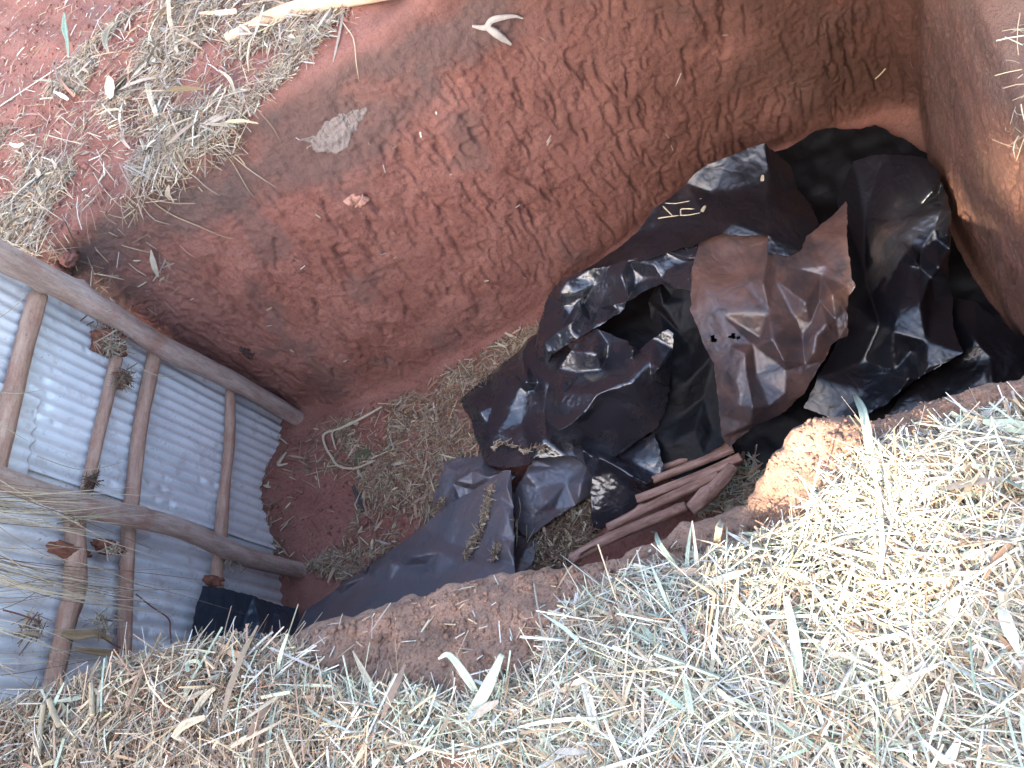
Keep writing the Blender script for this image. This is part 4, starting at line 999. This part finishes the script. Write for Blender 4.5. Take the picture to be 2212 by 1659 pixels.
# ------------------------------------------------------------------ single blades and stalks big enough to tell apart
def ribbon(name, label, pxs, widths, col, lift=.03, group=None, vee=.25, cat='leaf', castf=None, n=26, lifts=None):
    Q = []
    for i, (x, y) in enumerate(pxs):
        l = lifts[i] if lifts else lift
        c, nn = cast(x, y, 0) if castf is None else (castf(x, y), np.array([0, 0, 1.0]))
        Q.append(c + np.array([0, 0, 1.0]) * l)
    wm = [.8 * w * depth_of(q) / FPX for w, q in zip(widths, Q)]
    Q = cat_path(np.array(Q), n); W = np.interp(np.linspace(0, 1, n), np.linspace(0, 1, len(wm)), wm)
    tg = np.gradient(Q, axis=0); tg /= np.linalg.norm(tg, axis=1)[:, None]
    vw = np.array([0, 0, CAM_H]) - Q; b = np.cross(tg, vw); b /= np.linalg.norm(b, axis=1)[:, None]; nn = np.cross(b, tg)
    roll = .25 * np.sin(np.linspace(0, 3, n) + len(label)); b2 = b * np.cos(roll)[:, None] + nn * np.sin(roll)[:, None]
    us = np.linspace(-.5, .5, 5)
    V = np.stack([Q + b2 * (W * u)[:, None] + nn * (W * vee * (abs(u) * 2 - .5) ** 1)[:, None] * .5 for u in us], 1)
    g = np.arange(n * 5).reshape(n, 5)
    F = np.stack([g[:-1, :-1], g[:-1, 1:], g[1:, 1:], g[1:, :-1]], -1).reshape(-1, 4)
    rr = np.random.default_rng(len(label) + int(pxs[0][0])); st_ = np.array([.88, 1.05, .82, 1.08, .9])
    C = np.tile(np.array(col), (n * 5, 1)) * (np.tile(st_, n) * (1 + rr.normal(0, .05, n * 5)))[:, None]
    org = Q[0]
    ob = link(name, fast_mesh(name, V.reshape(-1, 3) - org, F, True, np.clip(C, 0, .8)), STRAW); ob.location = org
    m = ob.modifiers.new('thick', 'SOLIDIFY'); m.thickness = .0009
    tag(ob, label, cat, group); return ob
GR, WH, STc, TN = PAL['green'], PAL['white'], PAL['straw'], PAL['tan']
kz = lambda L: [(1456 + .3418 * x, 540 + .3418 * y) for x, y in L]                       # from (2696,1000)
kb = lambda L: [(1456 + .3418 * x, 1092 + .3418 * y) for x, y in L]                      # from (2696,2022)
km = lambda L: [(702 + .3418 * x, 1092 + .3418 * y) for x, y in L]                       # from (1300,2022)
kl = lambda L: [(.3418 * x, 1092 + .3418 * y) for x, y in L]
BG = 'large cut leaves on the near bank'
ribbon('cut_leaf', 'upright pale green blade standing in straw at the right end of the lip', kz([(1250, 1380), (1230, 1230), (1200, 1090), (1140, 940)]), [22, 24, 20, 4], GR, lifts=[.02, .05, .06, .05], group=BG)
ribbon('cut_leaf', 'thin green blade poking over the dry crumbling lip', kz([(1990, 1270), (1900, 1170), (1830, 1120), (1745, 1062)]), [6, 10, 12, 8], GR, group=BG)
ribbon('cut_leaf', 'long bent straw-coloured leaf folded sharply beside the sunlit lump', kb([(380, 0), (320, 130), (290, 210), (285, 290)]), [6, 16, 15, 18], STc, lifts=[.02, .03, .03, .03], group=BG)
ribbon('cut_leaf', 'broad straw-coloured leaf lying flat below the sunlit lump', kb([(285, 290), (420, 320), (540, 330), (700, 320)]), [16, 26, 26, 14], WH, lift=.035, group=BG)
ribbon('cut_leaf', 'short chopped piece of broad dry leaf on bare soil', kb([(85, 310), (170, 340), (280, 390)]), [18, 20, 18], STc, lift=.02, group=BG)
ribbon('cut_leaf', 'curved green stalk arching over the lip towards the logs', kb([(140, 560), (60, 430), (0, 360)]) + km([(2150, 260), (2110, 190), (2070, 175)]), [14, 14, 12, 11, 8, 5], GR, lifts=[.03, .05, .06, .06, .05, .03], group=BG)
ribbon('cut_leaf', 'upright forked green blade beside the arching stalk', kb([(120, 580), (118, 420), (135, 280), (155, 155)]), [10, 12, 9, 3], GR, lifts=[.03, .05, .06, .06], group=BG)
ribbon('cut_leaf', 'wide green leaf standing up from thin litter at the edge of bare soil', km([(870, 1450), (980, 1310), (1100, 1150), (1200, 960)]), [20, 34, 34, 14], GR, lifts=[.01, .03, .05, .06], group=BG)
ribbon('cut_leaf', 'green leaf curling to the left beside the wide leaf', km([(990, 1190), (950, 1090), (910, 1000), (860, 960), (790, 985)]), [16, 24, 20, 14, 5], GR, lifts=[.02, .04, .06, .06, .05], group=BG)
ribbon('cut_leaf', 'pointed dry leaf blade crossing thin brown litter', km([(430, 1250), (380, 1190), (310, 1060), (240, 930)]), [10, 16, 14, 3], STc, lifts=[.02, .03, .04, .04], group=BG)
ribbon('cut_leaf', 'long green blade slanting through the deep litter', kb([(360, 1210), (520, 1290), (700, 1390), (940, 1540)]), [8, 14, 16, 10], GR, lift=.045, group=BG)
ribbon('cut_leaf', 'long dry blade standing through the deepest pale litter', kb([(385, 1250), (400, 1400), (410, 1520), (430, 1680)]), [8, 14, 14, 12], STc, lift=.045, group=BG)
ribbon('cut_leaf', 'blunt mint-green leaf piece curved down among pale litter', kb([(100, 1080), (125, 1180), (150, 1320)]), [10, 18, 16], GR, lift=.05, group=BG)
ribbon('cut_leaf', 'brown withered strip lying across pale litter', kb([(1940, 500), (2010, 380), (2100, 280)]), [8, 14, 14], (.25, .15, .09), lift=.05, group=BG)
ribbon('cut_leaf', 'broad white-edged leaf piece in pale litter', kb([(1380, 1220), (1480, 1110), (1600, 1010)]), [26, 30, 22], WH, lift=.045, group=BG)
ribbon('cut_leaf', 'bright curled leaf strip at the far right of the litter', kb([(1560, 1480), (1640, 1560), (1720, 1600), (1790, 1470)]), [10, 18, 26, 12], WH, lift=.05, group=BG)
ribbon('cut_leaf', 'narrow green blade crossing below the sunlit straw', kb([(1040, 690), (1090, 560), (1150, 400)]), [8, 10, 8], GR, lift=.05, group=BG)
ribbon('cut_leaf', 'upright green blade in the sunlit straw', kb([(1300, 470), (1320, 330), (1310, 130)]), [12, 14, 12], GR, lift=.06, group=BG)
ribbon('cut_leaf', 'long dry stalk lying level through the pale litter', kb([(1170, 530), (1400, 520), (1720, 500)]), [7, 9, 7], STc, lift=.06, group=BG)
ribbon('cut_leaf', 'pale cut stalk section pointing along the bank', km([(1690, 1130), (1730, 1280), (1760, 1440)]), [20, 24, 26], WH, lift=.045, group=BG, vee=.6)
ribbon('cut_leaf', 'dry tan leaf folded in brown litter near the fence', kl([(1330, 1310), (1400, 1210), (1460, 1160)]), [12, 20, 10], STc, lift=.05, group=BG)
ribbon('cut_leaf', 'broad dry leaf strip slanting through brown litter', kl([(1200, 1470), (1270, 1390), (1400, 1340)]), [14, 26, 12], STc, lift=.05, group=BG)
ribbon('cut_leaf', 'thin green straw standing over brown litter by the plastic', kl([(1790, 1090), (1880, 970), (1980, 840)]), [6, 12, 5], GR, lifts=[.02, .06, .09], group=BG)
ribbon('cut_leaf', 'small curled green loop of leaf in brown litter', kl([(1290, 1060), (1285, 1010), (1340, 995), (1370, 1030)]), [10, 10, 10, 6], GR, lift=.05, group=BG)
W_STALK = mat_wood('cut_maize_stalk', (.26, .20, .125), (.42, .35, .24), 0.15)
def stalk(label, pxs, w, lift, seed, knots=()):
    P = [cast(x, y, 0)[0] + np.array([0, 0, lift]) for x, y in pxs]
    o = pole('cut_stalk', P, [rpx(v, p) for v, p in zip(w, P)], W_STALK, None, seed=seed, rough=.03, cap=.15, knots=knots, n=40)
    return tag(o, label, 'stalk', 'thick cut stalks on the near bank')
stalk('thick pale cut cane stub at the bottom of the thin litter', km([(1390, 1520), (1480, 1590), (1600, 1690)]), [32, 32, 30], .03, 41, ((.5, 1.5, .004),))
stalk('slim jointed stalk standing in brown litter by the fence', kl([(685, 1130), (690, 1220), (695, 1330)]), [9, 12, 11], .05, 42, ((.1, 1.5, .002),))
stalk('slim upright stalk beside a pale leaf scrap in brown litter', kl([(390, 1260), (375, 1390), (360, 1580)]), [10, 12, 12], .05, 43)
stalk('thick slanting stalk piece in brown litter', kl([(420, 1230), (450, 1310), (490, 1390)]), [12, 13, 13], .05, 44)
# loop of dry leaf on the floor, leaf, strip
k5 = lambda L: [(702 + .3418 * x, 540 + .3418 * y) for x, y in L]                          # from (1300,1000)
FG = 'dry leaf strands on the pit floor'
ribbon('leaf_strand', 'pale bent leaf strand looping over the red floor', k5([(375, 1000), (250, 1070), (130, 1130), (12, 1172), (18, 1250), (60, 1320), (100, 1372), (200, 1388), (320, 1345)]), [5, 6, 6, 6, 6, 6, 6, 6, 4], STc, lift=.02, group=FG, n=60)
ribbon('leaf_strand', 'second pale strand inside the looping leaf', k5([(200, 1090), (120, 1130), (62, 1160), (70, 1220), (85, 1270)]), [4, 5, 5, 5, 3], STc, lift=.02, group=FG, n=40)
ribbon('leaf_strand', 'small pale folded leaf on bare red floor by the fence', [(.3418 * x, 540 + .3418 * y) for x, y in [(1830, 1265), (1800, 1310), (1770, 1362), (1830, 1355)]], [3, 6, 9, 3], STc, lift=.012, group=FG)
ribbon('leaf_strand', 'thin straight straw leaning on the fence foot', [(.3418 * x, 540 + .3418 * y) for x, y in [(1600, 1050), (1700, 1130), (1830, 1232)]], [3, 4, 3], STc, lift=.02, group=FG)
ribbon('dead_leaf', 'dark green withered leaf beside the looping strand', k5([(205, 1355), (250, 1310), (300, 1280)]), [14, 34, 16], (.045, .055, .03), lift=.02, cat='leaf', vee=.5)
ribbon('rubber_strip', 'short black rubber strip at the edge of the floor straw', [(594 + .24414 * x, 972 + .24414 * y) for x, y in [(710, 330), (750, 410), (785, 480), (800, 560)]], [9, 13, 13, 8], (.02, .022, .028), lift=.02, cat='rubber strip')
# dry leaves on the far bank
FB = 'dry leaves on the far bank'
for lab, L_, w, c in [('curved tan leaf beside a clump at the string', [(760, 170), (715, 230), (700, 300), (725, 365)], [5, 14, 13, 4], STc), ('broad pale leaf strip standing in a straw clump', [(970, 560), (990, 650), (1030, 765)], [14, 15, 12], (.50, .42, .29)),
                      ('pointed dry leaf by the fallen cane', [(1290, 120), (1400, 120), (1530, 110)], [4, 14, 14], (.50, .38, .27)), ('slim curved leaf on the edge of the dark topsoil', [(1420, 480), (1490, 540), (1530, 650)], [4, 11, 3], STc),
                      ('green seedling leaf on bare red ground', [(440, 110), (445, 220), (460, 290), (470, 395)], [3, 16, 8, 3], (.36, .46, .30)), ('reddish bark sliver crossing the string', [(360, 420), (430, 550), (510, 640)], [6, 8, 7], (.34, .17, .11)),
                      ('curled pinkish leaf in the straw', [(820, 840), (815, 910), (860, 970)], [8, 9, 5], (.48, .34, .26)), ('folded white leaf scrap', [(380, 610), (440, 640), (470, 660)], [4, 12, 8], (.6, .58, .56)),
                      ('pale twisted leaf above the fence', [(100, 935), (150, 950), (190, 935)], [6, 11, 7], (.55, .47, .36)), ('small pointed leaf stuck low in the straw', [(280, 1210), (310, 1250), (330, 1170)], [8, 14, 4], STc)]:
    ribbon('dry_leaf', lab, q1(L_), w, c, lift=.03, group=FB, cat='leaf', vee=.4)

# ------------------------------------------------------------------ loose crumbs of earth
def crumbs(label, zones, seed):
    r = np.random.default_rng(seed); bm = bmesh.new(); bmesh.ops.create_icosphere(bm, subdivisions=1, radius=1.0)
    v0 = np.array([v.co[:] for v in bm.verts]); f0 = np.array([[v.index for v in f.verts] for f in bm.faces]); bm.free()
    V, F, C, o = [], [], [], 0
    for poly, z, n, size, dry in zones:
        P, N = scatter(poly, z, n, None, seed); k = len(v0)
        sz = np.clip(size * np.exp(r.normal(0, .55, n)), .0012, .014)
        A = v0[None] * (1 + r.normal(0, .16, (n, k, 1))) * sz[:, None, None] * r.uniform(.6, 1.2, (n, 1, 3)) + (P + N * sz[:, None] * .3)[:, None]
        V.append(A.reshape(-1, 3)); F.append((f0[None] + (np.arange(n) * k)[:, None, None]).reshape(-1, 3) + o); o += n * k
        C.append(np.tile([0, dry, 0], (n * k, 1)))
    V = np.vstack(V); org = V.mean(0)
    ob = link('earth_crumbs', fast_mesh('earth_crumbs', V - org, np.vstack(F), True, np.vstack(C), 'soil'), SOIL); ob.location = org
    tag(ob, label, 'earth crumbs', None, 'stuff')
crumbs('loose dry crumbs of earth along the near lip', [([(600, 1385), (760, 1325), (930, 1262), (1130, 1228), (1330, 1195), (1600, 1110), (1660, 1000), (1760, 905), (2212, 835), (2212, 900), (1800, 1000), (1640, 1160), (1250, 1270), (1190, 1480), (700, 1500)], -.05, 2600, .0022, .9)], 5)
crumbs('loose red crumbs on the pit floor and far bank', [([(590, 920), (720, 900), (1150, 700), (1000, 900), (960, 1080), (650, 1290), (580, 1200)], -1.36, 900, .004, 0), ([(-50, 500), (0, 60), (250, -60), (600, -60), (800, 20), (560, 225), (300, 400), (100, 560)], 0, 2200, .0035, 0)], 6)

# ------------------------------------------------------------------ clods, patches, roots, cane, string
def lump(name, c, rad, seed, mat=SOIL, sub=4, rough=.35, squash=.75, parent=None):
    bm = bmesh.new(); bmesh.ops.create_icosphere(bm, subdivisions=sub, radius=1.0)
    co = np.array([v.co[:] for v in bm.verts]); co = co / np.linalg.norm(co, axis=1)[:, None]
    r = 1 + rough * (fbm(co * 1.3 + seed * 3.7, 4, .55) + .5 * fbm(co * 3.1 + seed * 1.7, 3, .6))
    rad = np.array(rad if hasattr(rad, '__len__') else (rad, rad, rad * squash))
    co = co * r[:, None] * rad
    for v, p in zip(bm.verts, co): v.co = p
    me = bpy.data.meshes.new(name); bm.to_mesh(me); bm.free(); me.polygons.foreach_set('use_smooth', np.full(len(me.polygons), True))
    o = link(name, me, mat); o.location = c
    return o
CLG = 'red earth clods'
for i, (x, y, w, lab) in enumerate([(122, 588, 62, 'large crumbling red clod beside the tall fence post'), (150, 552, 44, 'cracked red clod on the rim above the fence post'), (432, 780, 20, 'round red clod against the wall above the fence post'),
                                    (820, 966, 17, 'round red clod at the edge of the looping leaf'), (776, 928, 15, 'small red clod below the pale leaf strand')]):
    c, nn = cast(x, y, .0); rr = rpx(w, c)
    tag(lump('earth_clod', c + nn * rr * .35, rr, i), lab, 'clod', CLG)
for i, (x, y, w) in enumerate([(792, 1128, 21), (797, 1212, 16), (735, 872, 9), (700, 905, 12), (760, 1195, 10), (745, 1215, 12), (770, 1170, 8), (855, 1085, 9), (985, 720, 9), (900, 950, 10), (1018, 772, 8), (640, 975, 8), (1190, 1195, 10), (1225, 1180, 8)]):
    c, nn = cast(x, y, .0); rr = rpx(w, c)
    tag(lump('earth_clod', c + nn * rr * .5, rr, i + 9, sub=3), 'small loose red crumb of earth among the floor straw', 'clod', 'earth crumbs on the floor')
# mud stuck on the fence
mud = mat_plain('stuck_mud', (.14, .055, .036), (.25, .10, .062), 40, .95, .8, .008)
for i, (x, y, rx, lab) in enumerate([(236, 740, (.050, .03, .075), 'red mud and root clump wedged behind the tall fence post'), (236, 1182, (.024, .020, .062), 'red mud pat stuck beside the middle rail'), (258, 822, (.035, .025, .035), 'dark root clump below the wedged mud'),
                                     (462, 1256, (.022, .020, .05), 'red mud pat at the foot of the short rail'), (148, 1190, (.024, .020, .075), 'mud pat smeared on the thick lower rail')]):
    p = fplane(x, y, -.055); tag(lump('mud_clump', p, rx, 30 + i, mud, 4, .34), lab, 'mud clump', 'mud stuck on the fence')
rt = []
for x, y, s, n, mix in [(236, 745, 26, 150, dict(tan=.5, grey=.3, straw=.2)), (258, 822, 20, 110, dict(brown=.5, tan=.3, dark=.2)), (190, 1043, 10, 70, dict(dark=.7, brown=.3)), (215, 690, 30, 60, dict(tan=.6, brown=.4)), (495, 1210, 18, 60, dict(tan=.6, straw=.4)), (60, 1360, 30, 60, dict(tan=.6, brown=.4)), (210, 1352, 24, 60, dict(tan=.7, straw=.3)), (150, 1120, 26, 50, dict(tan=.6, straw=.4)), (235, 1190, 14, 40, dict(straw=.6, tan=.4))]:
    C = np.array([fplane(x + rs.normal(0, s * .5), y + rs.normal(0, s * .5), rs.uniform(-.06, -.015)) for _ in range(n)])
    rt.append(layer(C, np.tile(WALL_N, (n, 1)), rs, .02, .04, .5, .003, .5, mix, .6, .1, .1, seed=16, bend=.3))
straw_object('root_tufts', 'matted roots and straw caught on the fence rails', rt, cat='roots')
BARK = mat_plain('dry_sheath', (.30, .20, .12), (.50, .36, .22), 22, .8, .5, .004)
o = ribbon('dry_sheath', 'torn tan leaf sheath hanging between the two lower rails', kl([(380, 800), (480, 820), (600, 810), (720, 850)]), [18, 28, 22, 8], (.36, .25, .14), castf=fcast(-.02), lift=0, cat='leaf sheath')
o = ribbon('dry_sheath', 'broad tan leaf sheath hanging below the torn one', kl([(470, 905), (560, 920), (660, 930), (750, 935)]), [10, 16, 20, 10], (.34, .23, .13), castf=fcast(-.03), lift=0, cat='leaf sheath')
TW = mat_plain('dark_twig', (.10, .05, .04), (.17, .08, .06), 60)
for i, (lab, L_) in enumerate([('bent reddish twig leaning on the iron beside the plastic piece', [(860, 560), (960, 640), (1065, 715), (1075, 790), (1083, 870)]), ('thin dark twig crossing the thick lower rail', [(20, 660), (130, 690), (250, 735)]), ('crooked dark twig below the torn leaf sheath', [(640, 830), (720, 880), (790, 910)])]):
    P = [fplane(x, y, .0) for x, y in kl(L_)]
    tag(pole('twig', P, [.0026] * len(P), TW, None, seed=50 + i, sides=8, n=30), lab, 'twig', 'twigs on the fence')
def wall_patch(name, label, outline, lift, mat, cat, seed, rough=.004):
    vo, eo, fo, *_ = delaunay_2d_cdt([Vector(p) for p in outline], [(i, (i + 1) % len(outline)) for i in range(len(outline))], [], 1, 1e-4)
    bm = bmesh.new(); bv = [bm.verts.new((v.x, v.y, 0)) for v in vo]
    for f in fo: bm.faces.new([bv[i] for i in f])
    for _ in range(4):
        bmesh.ops.triangulate(bm, faces=bm.faces[:]); bmesh.ops.subdivide_edges(bm, edges=bm.edges[:], cuts=1, use_grid_fill=True)
    bm.verts.ensure_lookup_table(); Q = []
    for v in bm.verts:
        x, y = v.co.x, v.co.y
        if v.is_boundary:
            x += 13 * fbm(np.array([x * .07, y * .07, seed]), 3); y += 13 * fbm(np.array([x * .07, y * .07, seed + 5.]), 3)
        c, nn = cast(x, y, 0); l = -.003 if v.is_boundary else lift + rough * fbm(c * 70 + seed, 3)
        Q.append(c + nn * l)
    Q = np.array(Q); org = Q.mean(0)
    for v, q in zip(bm.verts, Q): v.co = q - org
    bmesh.ops.triangulate(bm, faces=bm.faces[:])
    me = bpy.data.meshes.new(name); bm.to_mesh(me); bm.free(); me.polygons.foreach_set('use_smooth', np.full(len(me.polygons), True))
    o = link(name, me, mat); o.location = org; return tag(o, label, cat)
ASH = mat_plain('grey_crust', (.13, .10, .088), (.25, .205, .18), 60, .95, .9, .006)
wall_patch('grey_crust', 'flat grey crusted patch on the dark topsoil of the long wall', [(643, 301), (680, 294), (704, 260), (735, 246), (756, 239), (798, 232), (781, 260), (760, 290), (753, 318), (726, 333), (702, 328), (684, 331), (670, 308)], .003, ASH, 'crust', 1)
PNK = mat_plain('pale_clay', (.29, .14, .10), (.42, .235, .175), 50, .95, .6, .005)
wall_patch('pale_clay', 'pale pink broken clay spot on the long wall', [(745, 438), (757, 420), (781, 420), (798, 430), (790, 440), (770, 447)], .010, PNK, 'clay', 2)
BRN = mat_plain('burnt_root', (.03, .02, .018), (.09, .05, .04), 70, .95, .9, .006)
wall_patch('burnt_root', 'small black charred spot low on the long wall', [(515, 752), (530, 750), (550, 765), (546, 774), (528, 768)], .006, BRN, 'root', 3)
ROOT = mat_plain('bleached_root', (.24, .20, .17), (.44, .39, .34), 60, .9, .9, .006)
rp = [cast(x, y, .010)[0] for x, y in [(1020, 52), (1047, 57), (1061, 42), (1105, 31), (1129, 34)]]
ro = pole('bleached_root', rp, [rpx(v, rp[0]) for v in (5, 12, 12, 7, 3)], ROOT, None, seed=61, rough=.2, n=50)
tag(ro, 'forked white root sticking out near the top of the long wall', 'root')
me, M = pole_mesh('branch', [cast(x, y, .010)[0] for x, y in [(1050, 56), (1070, 72), (1090, 84), (1105, 92)]], [rpx(v, rp[0]) for v in (12, 17, 14, 6)], seed=62, rough=.2, n=40)
b = link('branch', me, ROOT); b.parent = ro; b.matrix_basis = ro.matrix_world.inverted() @ M
CANE = mat_wood('pale_cane', (.42, .27, .17), (.60, .42, .29), 0.12)
cp = [cast(x, y, .022)[0] for x, y in [(500, 88), (560, 62), (608, 42), (690, 20), (756, 8)]]; cp.append(cp[-1] + (cp[-1] - cp[-2]) * 1.6)
tag(pole('fallen_cane', cp, [rpx(v, cp[0]) for v in (20, 26, 32, 34, 34, 34)], CANE, None, seed=63, rough=.05, knots=((.55, 1, .006),), n=80), 'pale thick cane lying half buried in straw on the far rim', 'cane')
sp = [cast(x, y, .006)[0] for x, y in [(-60, 275), (0, 233), (110, 160), (200, 100), (270, 48), (335, 2), (380, -30)]]
STRING = mat_plain('grey_string', (.30, .26, .23), (.46, .42, .38), 90)
tag(pole('string', sp, [.0026] * 7, STRING, None, seed=64, rough=.2, sides=8, n=140), 'thin grey string stretched over the red ground of the far bank', 'string')
# fringe on the end bank
C, Nn = [], []
for x, y in zip(rs.normal(2220, 14, 45), rs.uniform(60, 330, 45)):
    c, nn = cast(x, y, .004)
    C.append(c); Nn.append(nn)
C = np.array(C); Nn = np.array(Nn)
straw_object('straw_fringe', 'pale straw fringe hanging at the top of the short brown wall', [layer(C, Nn, rs, .02, .045, .5, .0018, .35, dict(white=.2, straw=.5, tan=.3), .4, 0, .10, seed=17, bend=.3)])

# ------------------------------------------------------------------ unseen tree added so its crown shades the pit
tc = np.array([0.1, 2.1, 0.0]) + np.array(TO_SUN) * 24.0
tree = empty('unseen_shade_tree', (tc[0] - .6, tc[1] + .4, -.05))
tag(tree, 'added unseen leafy tree out of view, shading the pit', 'tree')
BARKT = mat_plain('tree_bark', (.06, .045, .035), (.14, .10, .08), 14, .95, .9, .02)
tb = np.array(tree.location)
me, M = pole_mesh('trunk', [tb, tb + [.1, 0, 4.2], tb + [.3, -.1, 8.6], tb + [.5, -.3, 13.0], tc + [0, 0, -.6]], [.36, .30, .26, .20, .12], seed=70, rough=.08)
t_ = link('trunk', me, BARKT, tree); t_.matrix_basis = Matrix.Translation(-tree.location) @ M
rt_ = np.random.default_rng(99)
for k in range(9):
    a = k * 2.4; st_ = tb + [.42, -.2, 10.6 + .4 * k]; en = tc + np.array([math.cos(a) * 2.6, math.sin(a) * 2.6, rt_.uniform(-1.0, 1.0)])
    me, M = pole_mesh('limb', [st_, st_ * .5 + en * .5 + [0, 0, .3], en], [.09, .06, .02], seed=71 + k, n=30, sides=10)
    l_ = link('limb', me, BARKT, tree); l_.matrix_basis = Matrix.Translation(-tree.location) @ M
NL = 60000
q = rt_.normal(size=(NL, 3)); q /= np.linalg.norm(q, axis=1)[:, None]; q *= (rt_.random(NL) ** .38)[:, None]
q = q * [4.8, 4.8, 3.6]; q *= (1 + .10 * fbm(q * .6, 2))[:, None]
q = q + tc
ts = np.array(TO_SUN)
spots = [(at(1680, 985, -.02), .095), (at(1650, 1050, -.05), .06), (at(1940, 1165, 0.03), .06), (cast(2195, 385)[0], .05)]  # gaps opened in the added crown so sun patches land here
keep = np.ones(NL, bool)
for p, rad in spots:
    d = q - p; al = d @ ts; pr = np.linalg.norm(d - al[:, None] * ts, axis=1); keep &= pr > rad + .09
q = q[keep]; n = len(q)
D = rt_.normal(size=(n, 3)); D[:, 2] -= .4; Nn = rt_.normal(size=(n, 3)); Nn[:, 2] = np.abs(Nn[:, 2]) + .8; Nn /= np.linalg.norm(Nn, axis=1)[:, None]
col = np.array([.065, .11, .035]) * (1 + rt_.normal(0, .2, (n, 1)))
v, f, c = blades(q, D, Nn, rt_.uniform(.18, .25, n), rt_.uniform(.09, .13, n), np.full(n, .1), np.clip(col, .01, 1), np.zeros(n, int), 5, S=2)
cr = link('crown', fast_mesh('crown', v - tb, f, False, c), mat_tint('tree_leaf', .5, .4), tree); cr['kind'] = 'stuff'
